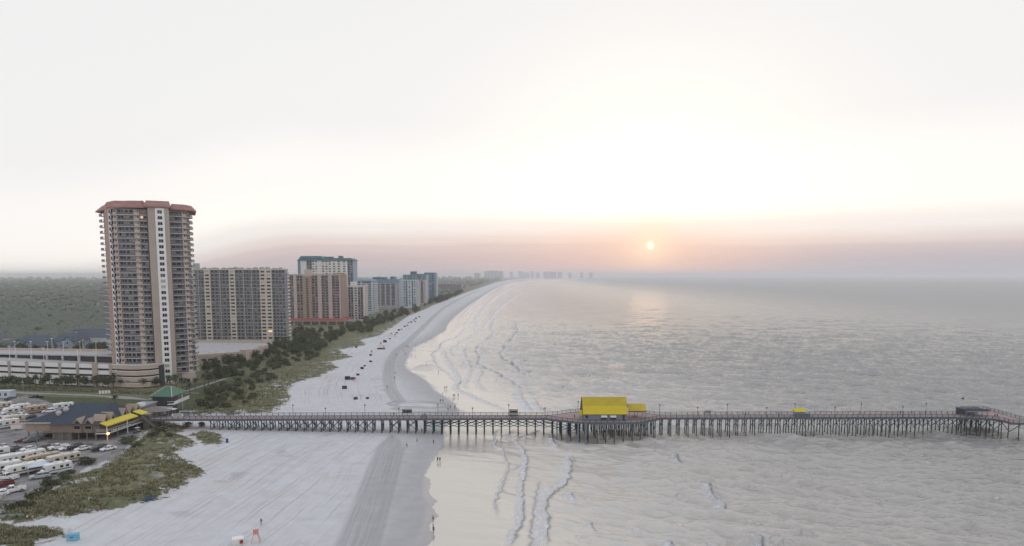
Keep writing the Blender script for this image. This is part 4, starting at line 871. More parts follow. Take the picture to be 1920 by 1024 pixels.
for pts, z, nm in (([q[0] * 1.28 + Vector((0, -1.5)), q[1] * 1.05 + Vector((2.2, -3.2))], ze - 4.2, 'lower_deck'), ([q[1] * 1.02, q[1].lerp(q[2], 1.02) * 1.0], ze - 2.9, 'balcony')):
    a, b = pts; d = (b - a).normalized(); n = Vector((d.y, -d.x)) * 2.0
    dk = MB().prism([tuple(a - n), tuple(a + n * .4), tuple(b + n * .4), tuple(b - n)], z - .2, z).build(nm, M['rail_white'], PV)
    rl = MB(); run(rl, [a + n * .4, b + n * .4], z + 1.0, z + 1.1, .1, 0); run(rl, [a - n, a + n * .4], z + 1.0, z + 1.1, .1, 0)
    L_ = (b - a).length
    for i in range(int(L_ / .3)): p = a + n * .4 + d * (i * .3); rl.box(p.x - .07, p.x + .07, p.y - .05, p.y + .05, z, z + 1.0)
    rl.build('railing', M['rail_white'], dk)
    for i in range(4): p = a + n * .2 + d * (L_ * (i + .3) / 3.7); MB().tube((p.x, p.y, -.5), (p.x, p.y, z - .2), .14, k=6).build('stilt', M['post_grey'], PV)
p = q[1].lerp(q[2], .75); MB().tube((p.x * .9, p.y * .9, 0), (p.x * .9, p.y * .9, ze - .2), .14, k=6).build('stilt', M['rail_white'], PV)
# ---------------------------------------------------------------- the pier
mk('pier_boards', (.36, .255, .23), .9, .16, 1.5); mk('pier_timber', (.035, .062, .068), .85, .3, .8); mk('pier_rail', (.06, .072, .082), .8, .25, 1); mk('pier_fascia', (.10, .125, .155), .8, .2, 1)
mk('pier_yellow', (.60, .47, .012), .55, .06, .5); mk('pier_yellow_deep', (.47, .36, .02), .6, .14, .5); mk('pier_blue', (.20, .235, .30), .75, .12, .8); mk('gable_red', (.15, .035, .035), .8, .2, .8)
DZ = 5.9
near = [P(x, y, DZ) for x, y in ((268, 787.0), (300, 786.6), (700, 785.3), (1023, 784.7), (1078, 791.4), (1095, 792.6), (1196, 792.6), (1240, 783.8), (1500, 783.0), (1790, 782.4), (1847, 784.6), (1867, 786), (1883, 789), (1896, 793.2), (1990, 793.6))]
far_ = [P(x, y, DZ) for x, y in ((268, 780.0), (300, 779.8), (700, 779.2), (1023, 778.8), (1042, 777.4), (1070, 773.2), (1090, 771.8), (1195, 772.2), (1213, 775.4), (1236, 778.2), (1500, 777.4), (1796, 776.4), (1802, 767.5), (1842, 766.5), (1928, 790), (1990, 790.3))]
PR = empty('fishing_pier', (near[3].x, near[3].y, 0), 0, 'long timber fishing pier on dark piles reaching from the dunes out over the sea', 'pier'); po = Vector((near[3].x, near[3].y, 0))
nl, fl2 = [(p.x - po.x, p.y - po.y) for p in near], [(p.x - po.x, p.y - po.y) for p in far_]
dk = MB()
from mathutils.geometry import tessellate_polygon
ring = nl + fl2[::-1]
tri = tessellate_polygon([[Vector((x, y, 0)) for x, y in ring]])
for t3 in tri:
    a, b, c = (ring[i] for i in t3)
    if (b[0] - a[0]) * (c[1] - a[1]) - (b[1] - a[1]) * (c[0] - a[0]) < 0: b, c = c, b
    dk.poly([(a[0], a[1], DZ), (b[0], b[1], DZ), (c[0], c[1], DZ)]); dk.poly([(a[0], a[1], DZ - .3), (c[0], c[1], DZ - .3), (b[0], b[1], DZ - .3)])
dk.build('deck', M['pier_boards'], PR)
fa = MB(); run(fa, nl, DZ - .65, DZ + .12, .18, 0, 0, 1, .03); fa.build('fascia', M['pier_fascia'], PR)
fa = MB(); run(fa, fl2[::-1], DZ - .55, DZ + .1, .18, 0, 0, 1, .03); fa.build('fascia', M['pier_fascia'], PR)
def railing(line, sg, a, e, inner=False):
    b = MB(); pts = [Vector(p) for p in line]
    run(b, line, DZ + 1.02, DZ + 1.14, .24, 0, a, e); run(b, line, DZ + .66, DZ + .74, .08, 0, a, e); run(b, line, DZ + .36, DZ + .42, .07, 0, a, e)
    T = sum((q - p).length for p, q in zip(pts, pts[1:])); s, k = 0.0, 0
    for p, q in zip(pts, pts[1:]):
        l = (q - p).length; x = (-s) % 2.1
        while x < l:
            if a * T <= s + x <= e * T: c = p + (q - p) * (x / l); b.box(c.x - .075, c.x + .075, c.y - .075, c.y + .075, DZ - .2, DZ + 1.05)
            x += 2.1
        s += l
    return b.build('railing', M['pier_rail'], PR)
for i in range(10): railing(nl, 1, i / 10, (i + 1) / 10); railing(fl2, 1, i / 10, (i + 1) / 10)
# pile bents: a cap beam that carries its piles and cross braces
def span(px_):
    """deck-level points of the near and far edge at one picture column of the near edge"""
    X = None
    for a, b in zip(nl, nl[1:]):
        pa_, pb_ = a[0] + po.x, b[0] + po.x
    return X
def edge_y(line, x):
    for a, b in zip(line, line[1:]):
        if min(a[0], b[0]) <= x <= max(a[0], b[0]) and abs(b[0] - a[0]) > .2: return a[1] + (b[1] - a[1]) * (x - a[0]) / (b[0] - a[0])
    return None
prng = random.Random(5)
def bent(x, yn, yf, n, kind):
    g = min(gz(po.x + x, po.y + yn), 1.5) - .8
    g = -1.6 if po.x + x > -5 else g
    cb = MB().box(x - .17, x + .17, yn - .35, yf + .35, DZ - .95, DZ - .55).build('pile_bent', M['pier_timber'], PR)
    ys_ = [yn + .25 + (yf - yn - .5) * i / (n - 1) for i in range(n)]
    for i, y in enumerate(ys_):
        l = prng.uniform(-.12, .12); MB().tube((x + l, y + (.25 if i == n - 1 else (-.25 if i == 0 else 0)), g), (x, y, DZ - .95), .20, .17, 6).build('pile', M['pier_timber'], cb)
    z0, z1 = max(g + .8, 1.5 if kind != 'long' else 2.9), DZ - 1.1
    if n == 3:
        for s in (0, 1): MB().bar((x + (.2 if s else -.2), ys_[0], z0 if s else z1), (x + (.2 if s else -.2), ys_[-1], z1 if s else z0), .10, .24).build('brace', M['pier_timber'], cb)
    else:
        for k in range(n - 1):
            s = k % 2; MB().bar((x + .2, ys_[k], z0 if s else z1), (x + .2, ys_[k + 1], z1 if s else z0), .10, .24).build('brace', M['pier_timber'], cb)
    return cb, ys_, z0, z1
xb = P(392, 787, DZ).x - po.x; prev = None
while xb < P(1905, 790, DZ).x - po.x:
    yn, yf = edge_y(nl, xb), edge_y(fl2, xb)
    pxn = 960 + 1280 * (xb + po.x) / (po.y + yn) if yn is not None else 0
    if yn is None or yf is None or yf - yn < 1.5: xb += 3.05; prev = None; continue
    wdt = yf - yn; n = 3 if wdt < 8 else (4 if wdt < 12 else 6)
    kind = 'long' if 800 < pxn < 1110 else 'x'
    cb, ys_, z0, z1 = bent(xb, yn + .3, yf - .3, n, kind)
    if prev and (kind == 'long' or (420 < pxn < 800 and prng.random() < .75)):
        for y in (ys_[0] - .25, ys_[-1] + .25):
            za, zb_ = (DZ - .95, DZ - 2.0) if kind == 'long' else (DZ - 1.1, max(z0 - .3, 1.9))
            MB().bar((prev, y, za), (xb, y, zb_), .10, .2).build('brace', M['pier_timber'], cb)
            MB().bar((prev, y + .1, zb_), (xb, y + .1, za), .10, .2).build('brace', M['pier_timber'], cb)
            if kind == 'long': MB().bar((prev, y - .05, zb_ - .15), (xb, y - .05, zb_ - 1.2), .10, .2).build('brace', M['pier_timber'], cb); MB().bar((prev, y + .12, zb_ - 1.2), (xb, y + .12, zb_ - .15), .10, .2).build('brace', M['pier_timber'], cb)
    prev = xb; xb += 3.12 + prng.uniform(-.1, .1)
for px_ in (1045, 1063, 1083, 1097):                      # the stout blue-grey fender piles by the platform
    x = P(px_, 790, DZ).x - po.x; y = edge_y(nl, x); MB().tube((x, y - .5, -1.6), (x, y - .5, DZ - .2), .26, k=8).build('fender_pile', M['pier_blue'], PR)

# ---------------------------------------------------------------- the yellow-roofed pier house
hy = P(1095, 789, DZ).y; hx0, hx1 = PY(1094, 785, hy).x, PY(1176, 785, hy).x
HO = empty('pier_house', ((hx0 + hx1) / 2, hy, DZ), 0, 'pier house with a steep bright yellow gambrel roof and blue-grey walls', 'house'); hw = (hx1 - hx0) / 2; hd = 7.6
MB().box(-hw, hw, 0, hd, 0, 2.7).build('wall', M['pier_blue'], HO)
zE, zM, zT = PY(1130, 777.3, hy - .6).z - DZ, PY(1130, 762, hy + 1.2).z - DZ, PY(1130, 745, hy + hd / 2).z - DZ
prof = [(-.65, zE), (1.1, zM), (hd / 2, zT), (hd - 1.1, zM), (hd + .65, zE)]
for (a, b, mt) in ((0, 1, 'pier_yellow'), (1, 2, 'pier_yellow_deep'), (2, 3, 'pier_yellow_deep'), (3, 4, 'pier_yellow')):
    (y0, z0), (y1, z1) = prof[a], prof[b]; r_ = MB(); r_.loft([[(-hw - .35, y0, z0), (-hw - .35, y1, z1), (-hw - .35, y1, z1 + .16), (-hw - .35, y0, z0 + .16)], [(hw + .1, y0, z0), (hw + .1, y1, z1), (hw + .1, y1, z1 + .16), (hw + .1, y0, z0 + .16)]])
    n_ = int(hw * 2 / .8)
    for i in range(n_ + 1): x = -hw - .3 + (2 * hw + .36) * i / n_; r_.bar((x, y0, z0 + .19), (x, y1, z1 + .19), .06, .07)
    r_.build('roof', M[mt], HO)
MB().loft([[(-hw + .05, y, z - .02) for y, z in prof], [(hw - .05, y, z - .02) for y, z in prof]]).build('gable_wall', M['gable_red'], HO)
mk('gable_trim', (.03, .03, .03), .8); tr = MB()
for (y0, z0), (y1, z1) in zip(prof, prof[1:]): tr.bar((-hw - .38, y0, z0 + .05), (-hw - .38, y1, z1 + .05), .12, .3)
tr.build('gable_trim', M['gable_trim'], HO)
for a, b in ((1127, 1138), (1144, 1155)):
    x0, x1 = PY(a, 782, hy).x - HO.location.x, PY(b, 782, hy).x - HO.location.x
    f = MB().box(x0, x1, -.35, .02, .55, 1.05).build('serving_hatch', M['glass_dark'], HO); MB().loft([[(x0, -1.0, 1.5), (x1, -1.0, 1.5), (x1, -.02, 2.05), (x0, -.02, 2.05)], [(x0, -1.0, 1.56), (x1, -1.0, 1.56), (x1, -.02, 2.11), (x0, -.02, 2.11)]]).box(x0, x1, -.06, -.02, 1.05, 2.05).build('shutter', M['white_paint'], f)
MB().box(hw - 1.7, hw - .9, -.06, .03, .1, 2.1).build('door', M['pier_timber'], HO); MB().box(-hw + .8, -hw + 1.6, -.06, .03, .9, 1.9).build('window', M['glass_dark'], HO)
yl = MB(); yl.box(-hw - 1.3, -hw - .1, -.2, 1.2, 2.1, 3.1); yl.loft([[(-hw - 1.3, -.2, 3.1), (-hw - .1, -.2, 3.1), (-hw - .7, -.2, 3.6)], [(-hw - 1.3, 1.2, 3.1), (-hw - .1, 1.2, 3.1), (-hw - .7, 1.2, 3.6)]]); yl.build('sign_box', M['pier_yellow'], HO)
for x in (-hw - 1.2, -hw - .25): MB().box(x - .07, x + .07, .4, .55, 0, 2.1).build('sign_post', M['pier_timber'], HO)
# open shelter beside it
sy = P(1190, 786, DZ).y; sx0, sx1 = PY(1178.5, 780, sy).x, PY(1212.5, 780, sy).x
SH = empty('picnic_shelter', ((sx0 + sx1) / 2, sy, DZ), 0, 'open shelter with an olive-yellow roof joined to the right of the pier house', 'shelter'); sw = (sx1 - sx0) / 2; zt, zl = PY(1195, 757.5, sy + 3.4).z - DZ, PY(1195, 771, sy).z - DZ
r_ = MB()
for a, b in (((0, zl), (3.4, zt)), ((6.8, zl), (3.4, zt))): r_.loft([[(-sw, a[0], a[1]), (-sw, b[0], b[1]), (-sw, b[0], b[1] + .15), (-sw, a[0], a[1] + .15)], [(sw, a[0], a[1]), (sw, b[0], b[1]), (sw, b[0], b[1] + .15), (sw, a[0], a[1] + .15)]])
r_.build('roof', M['pier_yellow_deep'], SH)
for x in (-sw + .3, 0, sw - .2):
    for y in (.3, 6.5): MB().box(x - .1, x + .1, y - .1, y + .1, 0, zl).build('post', M['pier_blue'], SH)
MB().box(-sw, sw, .2, .35, zl - .3, zl - .02).build('beam', M['pier_timber'], SH)
def table(x, y, lab, mt='weathered'):
    o = empty('picnic_table', (x, y, DZ), R(prng.uniform(-20, 20)), lab, 'picnic table', 'picnic tables on the pier platform')
    MB().box(-.9, .9, -.38, .38, .70, .76).build('table_top', M[mt], o)
    for s in (-1, 1): MB().box(-.9, .9, s * .78 - .14, s * .78 + .14, .42, .47).build('seat', M[mt], o); MB().bar((s * .65, -.75, .0), (s * .65, .3, .7), .08, .1).bar((s * .65, .75, .0), (s * .65, -.3, .7), .08, .1).build('leg', M[mt], o)
    return o
table((sx0 + sx1) / 2 - .4, sy + 2.5, 'dark picnic table in the middle of the olive-yellow shelter'); table(sx1 + -1.2, sy + .6, 'pale picnic table at the right edge of the olive-yellow shelter', 'clap_light')
# small hut with yellow roof further out
y0_ = P(1500, 782.6, DZ).y + .9; a, b = PY(1489, 780, y0_).x, PY(1511.5, 780, y0_).x
HU = empty('pier_hut', ((a + b) / 2, y0_, DZ), 0, 'small blue-grey hut with a little yellow roof on the outer pier', 'hut'); w_ = (b - a) / 2
MB().box(-w_ + .2, w_ - .2, 0, 1.9, 0, 2.05).build('wall', M['pier_blue'], HU)
zt, zl = PY(1500, 766, y0_ + .95).z - DZ, PY(1500, 772.3, y0_).z - DZ
MB().loft([[(-w_, -.35, zl), (-w_, 2.2, zl), (-w_ + .15, .95, zt)], [(w_, -.35, zl), (w_, 2.2, zl), (w_ - .15, .95, zt)]]).build('roof', M['pier_yellow'], HU)
MB().box(w_ - .19, w_ + 1.6, .1, 1.7, 0, 1.25).build('bait_locker', M['pier_blue'], HU)
# the dark shelter at the pier head
y0_ = P(1822, 783, DZ).y + .7; a, b = PY(1802, 775, y0_ + 3).x, PY(1844, 775, y0_ + 3).x
EH = empty('pier_head_shelter', ((a + b) / 2, y0_, DZ), 0, 'dark flat-roofed shelter where the pier widens at its seaward end', 'shelter'); w_ = (b - a) / 2
MB().box(-w_, w_, 0.4, 6.4, 2.3, 2.5).build('roof', M['pier_timber'], EH); MB().box(-w_, w_, 6.0, 6.2, 0, 2.3).build('back_wall', M['pier_blue'], EH)
MB().box(-w_ + .3, w_ - .3, .38, .5, 1.8, 2.298).build('fascia', M['pier_blue'], EH)
for i in range(5): x = -w_ + .2 + (2 * w_ - .4) * i / 4; MB().box(x - .12, x + .12, .5, .7, 0, 1.8).build('post', M['pier_blue'], EH)
MB().box(-w_ + 1, w_ - 1, 4.8, 5.4, .42, .5).build('bench_seat', M['pier_boards'], EH); MB().box(-.4, .2, .9, 1.3, .9, 1.4).build('sign', M['pier_yellow'], EH)
rl_m = MB().box(-w_, w_, .42, .5, 2.5, 2.9).build('roof_rail', M['pier_rail'], EH)
fl_p = PY(1812, 750, y0_ + 3.5); fg = empty('flag', (fl_p.x - .9, y0_ + 3.5, DZ + 2.5), 0, 'small dark flag with a red fly flying above the pier-head shelter', 'flag')
zf = PY(1812, 745, y0_ + 3.5).z - DZ - 2.5
MB().tube((0, 0, 0), (0, 0, zf), .04, k=5).build('pole', M['metal_grey'], fg); fm_ = MB(); pts = [(0, 0, zf), (-.55, .08, zf - .15), (-1.2, -.05, zf - .42)]; lo_ = [(0, 0, zf - .85), (-.55, .08, zf - .72), (-1.2, -.05, zf - .55)]
fm_.loft([[pts[i], lo_[i], (lo_[i][0], lo_[i][1] + .02, lo_[i][2]), (pts[i][0], pts[i][1] + .02, pts[i][2])] for i in range(3)])
fm_.m = [1 if any(fm_.v[i][0] < -1 for i in q_) else 0 for q_ in fm_.f]; fm_.build('cloth', [M['glass_dark'], M['red_canopy']], fg)
# lamps along the rails
near_l = [(610, 766.5), (748, 766.5), (886, 766.3), (1022, 766.0), (1308, 765), (1438, 765), (1566, 764), (1693, 763.3)]
far_l = [(549, 760.5), (684, 760.3), (821, 760.5), (954, 760), (1084, 754), (1237, 760), (1364, 759), (1491, 758), (1615, 757.3), (1737, 757)]
def rail_lamp(px_, py, line, lab):
    for _ in range(1):
        Y = po.y + (edge_y(line, 960 and (P(px_, 780, DZ).x - po.x)) or 0); X = PY(px_, py, Y).x; Y = po.y + (edge_y(line, X - po.x) or Y - po.y); q = PY(px_, py, Y)
    lamp_post((q.x, Y, DZ), q.z - DZ, lab, 'lamps along the pier railings', 'ball', 'pier_lamp', 'pier_rail', .09)
for nm, arr, ln_ in (('near', near_l, nl), ('far', far_l, fl2)):
    L_ = [a for a in arr if a[0] < 1130][::-1]; R_ = [a for a in arr if a[0] >= 1130]
    for sd_, ar in (('left', L_), ('right', R_)):
        for i, (x, y) in enumerate(ar): rail_lamp(x, y, ln_, 'black pier lamp on the %s railing, %s to the %s of the yellow-roofed house' % (nm, ORD[i], sd_))
# windbreak benches
def windbreak(px_, line, lab, w_=3.4, h_=2.2):
    X = P(px_, 781, DZ).x; Y = po.y + edge_y(line, X - po.x); o = empty('windbreak_bench', (X, Y, DZ), 0, lab, 'bench', 'windbreak benches on the pier'); s = -1 if line is fl2 else 1
    b = MB()
    for i in range(5): b.box(-w_ / 2 + w_ * i / 4 - .05, -w_ / 2 + w_ * i / 4 + .05, -.06, .06, -.3, h_)
    b.build('frame', M['pier_timber'], o); MB().box(-w_ / 2 + .1, w_ / 2 - .1, -.03, .03, .9, h_ - .3).build('screen', M['glass_mid'], o); MB().box(-w_ / 2, w_ / 2, -.12 if s > 0 else -.7, .7 if s > 0 else .12, h_ + .002, h_ + .1).build('canopy', M['pier_timber'], o); MB().box(-w_ / 2, w_ / 2, .1 if s > 0 else -.6, .6 if s > 0 else -.1, .42, .5).build('seat', M['pier_boards'], o)
windbreak(963, fl2, 'windbreak bench on the far railing, nearer the yellow-roofed house', 3.2); windbreak(963, nl, 'windbreak bench on the near railing, opposite the far one nearest the yellow-roofed house', 3.2, 1.7)
windbreak(762, fl2, 'wide dark windbreak bench on the far railing over the beach', 3.6, 2.4); windbreak(798, nl, 'low windbreak bench on the near railing over the beach', 2.0, 1.5)
windbreak(1331, fl2, 'blue-grey windbreak bench on the far railing, right of the yellow-roofed house', 2.2, 1.5)
# boards, cart and kiosk at the landward end
def board(px0, px1, y0, y1, line, lab, mt, yo=0.4, name='sign_board', letter=True):
    X = P((px0 + px1) / 2, 781, DZ).x; Y = po.y + edge_y(line, X - po.x) + yo; a, b = PY(px0, y0, Y), PY(px1, y1, Y); w_ = (b.x - a.x) / 2
    o = empty(name, ((a.x + b.x) / 2, Y, DZ), 0, lab, 'sign'); z1, z0 = a.z - DZ, max(b.z - DZ, .3)
    MB().box(-w_, w_, -.05, .05, z0, z1).build('panel', M[mt], o)
    for s in (-1, 1): MB().box(s * w_ * .9 - .06, s * w_ * .9 + .06, .05, .15, 0, z1).build('post', M['pier_timber'], o)
    if letter: MB().box(-w_ * .8, w_ * .8, -.075, -.051, z1 - (z1 - z0) * .42, z1 - (z1 - z0) * .18).build('stripe', M['pier_rail'], o)
board(336, 359, 770.5, 781, fl2, 'pale blue-white sign board at the landward end of the pier', 'house_white')
board(322, 344, 776, 783, nl, 'low white sign with an orange line near the pier entrance', 'white_paint', 1.6)
board(466, 488, 783.5, 788, nl, 'faded notice board hung on the near pier railing', 'clap_light', -.15)
X = P(307, 781, DZ); kb = empty('drink_machine', (X.x, X.y + 1.5, DZ), 0, 'blue vending machine standing near the pier entrance', 'vending machine'); MB().box(-.55, .55, -.4, .4, 0, 1.9).build('cabinet', mat('machine_blue', (.03, .07, .25), .4), kb); MB().box(-.45, .45, -.44, -.401, .7, 1.7).build('front_panel', M['pale_blue'], kb)
X = P(278, 781, DZ); GZB = empty('gazebo', (X.x + 2.0, X.y + 1.0, DZ - .3), 0, 'low weathered gazebo deck with pale roof rim at the start of the pier', 'gazebo')
oc = lambda r, z: [(r * 1.9 * math.cos(R(45 * i + 22)), r * math.sin(R(45 * i + 22)), z) for i in range(8)]
MB().loft([oc(3.4, -1.4), oc(3.4, 0)]).build('platform', M['weathered'], GZB); MB().loft([oc(3.3, 2.5), oc(1.0, 3.6)]).build('roof', M['weathered'], GZB)
rb = MB()
o8 = oc(3.3, 2.5)
for i in range(8): rb.bar(o8[i], o8[(i + 1) % 8], .14, .2)
rb.build('roof_rim', M['clap_light'], GZB)
for i in range(8): MB().tube((o8[i][0], o8[i][1], 0), o8[i], .09, k=5).build('post', M['clap_light'], GZB)
rb = MB(); o8 = oc(3.3, 1.0)
for i in range(8): rb.bar(o8[i], o8[(i + 1) % 8], .08, .12)
rb.build('railing', M['pier_rail'], GZB)
# ---------------------------------------------------------------- plants
def leaf_mat(name, dark, lightc):
    m = bpy.data.materials.new(name); m.use_nodes = True; t = m.node_tree; b = t.nodes['Principled BSDF']
    g = N(t, 'ShaderNodeNewGeometry'); n1 = N(t, 'ShaderNodeTexNoise', i_Scale=.45, i_Detail=2.0); n2 = N(t, 'ShaderNodeTexNoise', i_Scale=2.6, i_Detail=3.0)
    for n in (n1, n2): L(t, g.outputs['Position'], n.inputs['Vector'])
    oi = N(t, 'ShaderNodeObjectInfo'); c = ramp(t, math_n(t, 'ADD', math_n(t, 'MULTIPLY', n1.outputs[0], .45), math_n(t, 'MULTIPLY', n2.outputs[0], .55)), [(.3, dark), (.7, lightc)])
    hs = N(t, 'ShaderNodeHueSaturation'); L(t, c, hs.inputs['Color']); L(t, math_n(t, 'ADD', .75, math_n(t, 'MULTIPLY', oi.outputs['Random'], .5)), hs.inputs['Value'])
    L(t, hs.outputs[0], b.inputs['Base Color']); b.inputs['Roughness'].default_value = .7; b.inputs['Specular IOR Level'].default_value = .25
    return m
M['leaf'] = leaf_mat('leaf', (.040, .052, .024), (.14, .155, .075)); M['scrub'] = leaf_mat('scrub_leaf', (.042, .052, .026), (.16, .17, .085)); M['olive'] = leaf_mat('olive_leaf', (.06, .068, .026), (.17, .165, .07))
M['palm'] = leaf_mat('palm_leaf', (.026, .038, .02), (.095, .11, .06)); M['grass'] = leaf_mat('dune_grass', (.15, .15, .075), (.40, .365, .21)); M['canopy'] = leaf_mat('far_canopy', (.065, .080, .062), (.155, .17, .13))
mk('bark', (.10, .082, .068), .9, .2, 3)
def leaves(mb, c, rx, ry, rz, n, s, r, m=0):
    """leaf clumps through the outer shell of a lobe"""
    for _ in range(n):
        while True:
            v = Vector((r.uniform(-1, 1), r.uniform(-1, 1), r.uniform(-1, 1)))
            if .25 < v.length < 1: break
        v = v.normalized() * r.uniform(.62, 1.05)
        p = Vector((c[0] + v.x * rx, c[1] + v.y * ry, c[2] + v.z * rz)); a = Vector((r.gauss(0, 1), r.gauss(0, 1), r.gauss(0, .6))).normalized(); b = a.cross(Vector((r.gauss(0, 1), r.gauss(0, 1), r.gauss(0, 1)))).normalized()
        k = s * r.uniform(.6, 1.35); n_ = a.cross(b) * k * .25
        mb.poly([p - a * k, p - b * k * .6 + n_, p + a * k, p + b * k * .6 + n_], m)
def make_tree(seed, h, w, name='broadleaf_tree', nl=7, dens=60, lm='leaf', low=.32):
    r = random.Random(seed); o = empty(name, (0, 0, 0))
    tr = MB(); tr.tube((0, 0, -.4), (r.uniform(-.2, .2), r.uniform(-.2, .2), h * .45), .16 + h * .012, .1, 6); cr = MB()
    for i in range(nl):
        a = 2.4 * i + r.uniform(-.4, .4); d = w * r.uniform(.15, .34) * (0 if i == 0 else 1); z = h * r.uniform(low + .12, .78) if i else h * .80; s = w * r.uniform(.20, .31)
        c = (d * math.cos(a), d * math.sin(a), z); tr.tube((0, 0, h * .3), (c[0] * .8, c[1] * .8, c[2]), .09, .04, 5); leaves(cr, c, s, s, s * .8, dens, .20 + h * .035, r)
    tr.build('trunk', M['bark'], o); cr.build('crown', M[lm], o); return o
def make_shrub(seed, h, w, lm='scrub', nl=6, dens=60):
    r = random.Random(seed); o = empty('shrub', (0, 0, 0)); cr = MB(); st = MB()
    for i in range(nl):
        a = 2.4 * i; d = w * r.uniform(.1, .36) * (0 if i == 0 else 1); s = w * r.uniform(.2, .30); c = (d * math.cos(a), d * math.sin(a) * .8, h * r.uniform(.35, .62)); st.tube((0, 0, -.3), c, .06, .03, 4); leaves(cr, c, s, s, h * .42, dens, .16 + h * .05, r)
    st.build('stem', M['bark'], o); cr.build('foliage', M[lm], o); return o
def make_palm(seed, h):
    r = random.Random(seed); o = empty('palm_tree', (0, 0, 0)); lean = (r.uniform(-.5, .5), r.uniform(-.5, .5)); t = MB()
    t.tube((0, 0, -.4), (lean[0] * .4, lean[1] * .4, h * .5), .22, .17, 7).tube((lean[0] * .4, lean[1] * .4, h * .5), (lean[0], lean[1], h), .17, .15, 7); t.build('trunk', M['bark'], o); cr = MB()
    for i in range(26):
        a = i * 2.4; el_ = r.uniform(-.7, 1.2); L_ = r.uniform(1.5, 2.1); d = Vector((math.cos(a), math.sin(a), 0)); s = Vector((-d.y, d.x, 0)); p = Vector((lean[0], lean[1], h)); prev = None
        for k in range(5):
            f_ = k / 4; q = p + d * (L_ * math.cos(el_ * (1 - f_)) * f_) + Vector((0, 0, L_ * (math.sin(el_) * f_ - .75 * f_ * f_))); w_ = .34 * math.sin(math.pi * min(.96, f_ * .85 + .12))
            if prev: cr.poly([prev[0] - s * prev[1], q - s * w_, q + Vector((0, 0, .08)), prev[0] + Vector((0, 0, .08))]); cr.poly([prev[0] + Vector((0, 0, .08)), q + Vector((0, 0, .08)), q + s * w_, prev[0] + s * prev[1]])
            prev = (q, w_)
    cr.build('crown', M['palm'], o); return o
class Kind:
    """prototypes of one plant; the first uses are the prototypes themselves"""
    def __init__(s, protos): s.p, s.i = protos, 0
    def put(s, loc, sc, label, cat, group, rz=None, r=random.Random(4)):
        k = s.i % len(s.p); o = s.p[k] if s.i < len(s.p) else copy_tree(s.p[k]); s.i += 1
        o.location = loc; o.scale = (sc, sc, sc * r.uniform(.85, 1.15)); o.rotation_euler = (0, 0, r.uniform(0, 6.28) if rz is None else rz); return tag(o, label, cat, group)
TREE = Kind([make_tree(31 + i, 6.0, 5.6) for i in range(4)]); WOODY = Kind([make_tree(41 + i, 5.0, 5.4, 'bushy_tree', 8, 60, 'leaf', .12) for i in range(4)]); SHRUB = Kind([make_shrub(51 + i, 2.0, 4.0) for i in range(4)]); OLIVE = Kind([make_shrub(61 + i, 1.6, 3.6, 'olive') for i in range(3)]); PALM = Kind([make_palm(71 + i, 6.2) for i in range(3)])
r6 = random.Random(66)
# the row along the garage
xr_ = [-52, -30, -6, 10, 24, 38, 56, 66, 82, 95, 108, 122, 134, 146, 160, 182, 194, 204, 214, 230, 244, 258, 270, 284, 296]
for i, x in enumerate(xr_):
    p = G(x + r6.uniform(-2, 2), 727 + r6.uniform(-2, 2)); palm = x in (66, 95, 146, 214, 284)
    (PALM if palm else TREE).put(p, r6.uniform(.86, 1.08), '%s in front of the garage bands, %s in that row from the left' % ('palm' if palm else 'dark round tree', ORD[i]), 'palm' if palm else 'tree', 'trees along the garage')
hd_ = MB(); rh = random.Random(9)
hp = [G(x, y) for x, y in ((-60, 731), (0, 731), (90, 733), (180, 735), (250, 738), (292, 742))]
HG = empty('hedge', hp[0], 0, 'long dark hedge under the trees in front of the garage', 'hedge')
for a, b in zip(hp, hp[1:]):
    for k in range(int((b - a).length / 1.6)):
        q = a.lerp(b, (k + .5) / int((b - a).length / 1.6)) - hp[0]; leaves(hd_, (q.x, q.y, .9 + rh.uniform(-.2, .3)), 1.3, 1.2, 1.0, 26, .34, rh)
hd_.build('foliage', M['scrub'], HG)
# palms by the tower
for i, (x, y, s) in enumerate(((319, 737, 1.3), (331, 733, 1.25), (343, 737, .95), (350, 731, .9), (356, 739, .8), (366, 731, .9), (383, 724, 1.0), (391, 722, 1.0), (404, 716, .9), (412, 705, .9))):
    PALM.put(G(x, y), s, 'palm at the foot of the red-roofed tower, %s from the left' % ORD[i], 'palm', 'palms by the tower')
PALM.put(G(217.5, 763), .85, 'lone dark palm standing on the grass behind the restaurant roof', 'palm', None)
def scatter(kind, n, poly, sc, label, cat, group, mind=6, veg=None):
    pts = []; tries = 0; pa_ = np.array(poly, float)
    while len(pts) < n and tries < n * 60:
        tries += 1; q = np.array([[r6.uniform(pa_[:, 0].min(), pa_[:, 0].max()), r6.uniform(pa_[:, 1].min(), pa_[:, 1].max())]])
        if not inside(q, pa_)[0]: continue
        p = P(q[0, 0], q[0, 1], 2.6)
        if any((p - o).length < mind for o in pts): continue
        pts.append(p)
    for p in pts:
        kind.put((p.x, p.y, gz(p.x, p.y) - .1), r6.uniform(*sc), label, cat, group)
scatter(WOODY, 40, [(376, 690), (400, 668), (460, 672), (505, 652), (545, 640), (560, 660), (520, 680), (470, 690), (420, 712), (385, 712)], (.95, 1.35), 'dark bushy tree in the thicket between the tower and the beach grass', 'tree', 'thicket beside the tower', 5)
scatter(WOODY, 62, [(505, 652), (548, 622), (600, 618), (650, 622), (640, 634), (600, 656), (566, 668)], (.9, 1.5), 'dark bushy tree in the grove in front of the hotel with the red canopy', 'tree', 'grove in front of the hotel', 6)
scatter(WOODY, 60, [(648, 620), (690, 602), (760, 580), (800, 572), (796, 579), (760, 592), (720, 608), (680, 626)], (1.1, 1.7), 'small dark tree in the belt at the foot of the white and grey blocks', 'tree', 'tree belt before the middle blocks', 8)
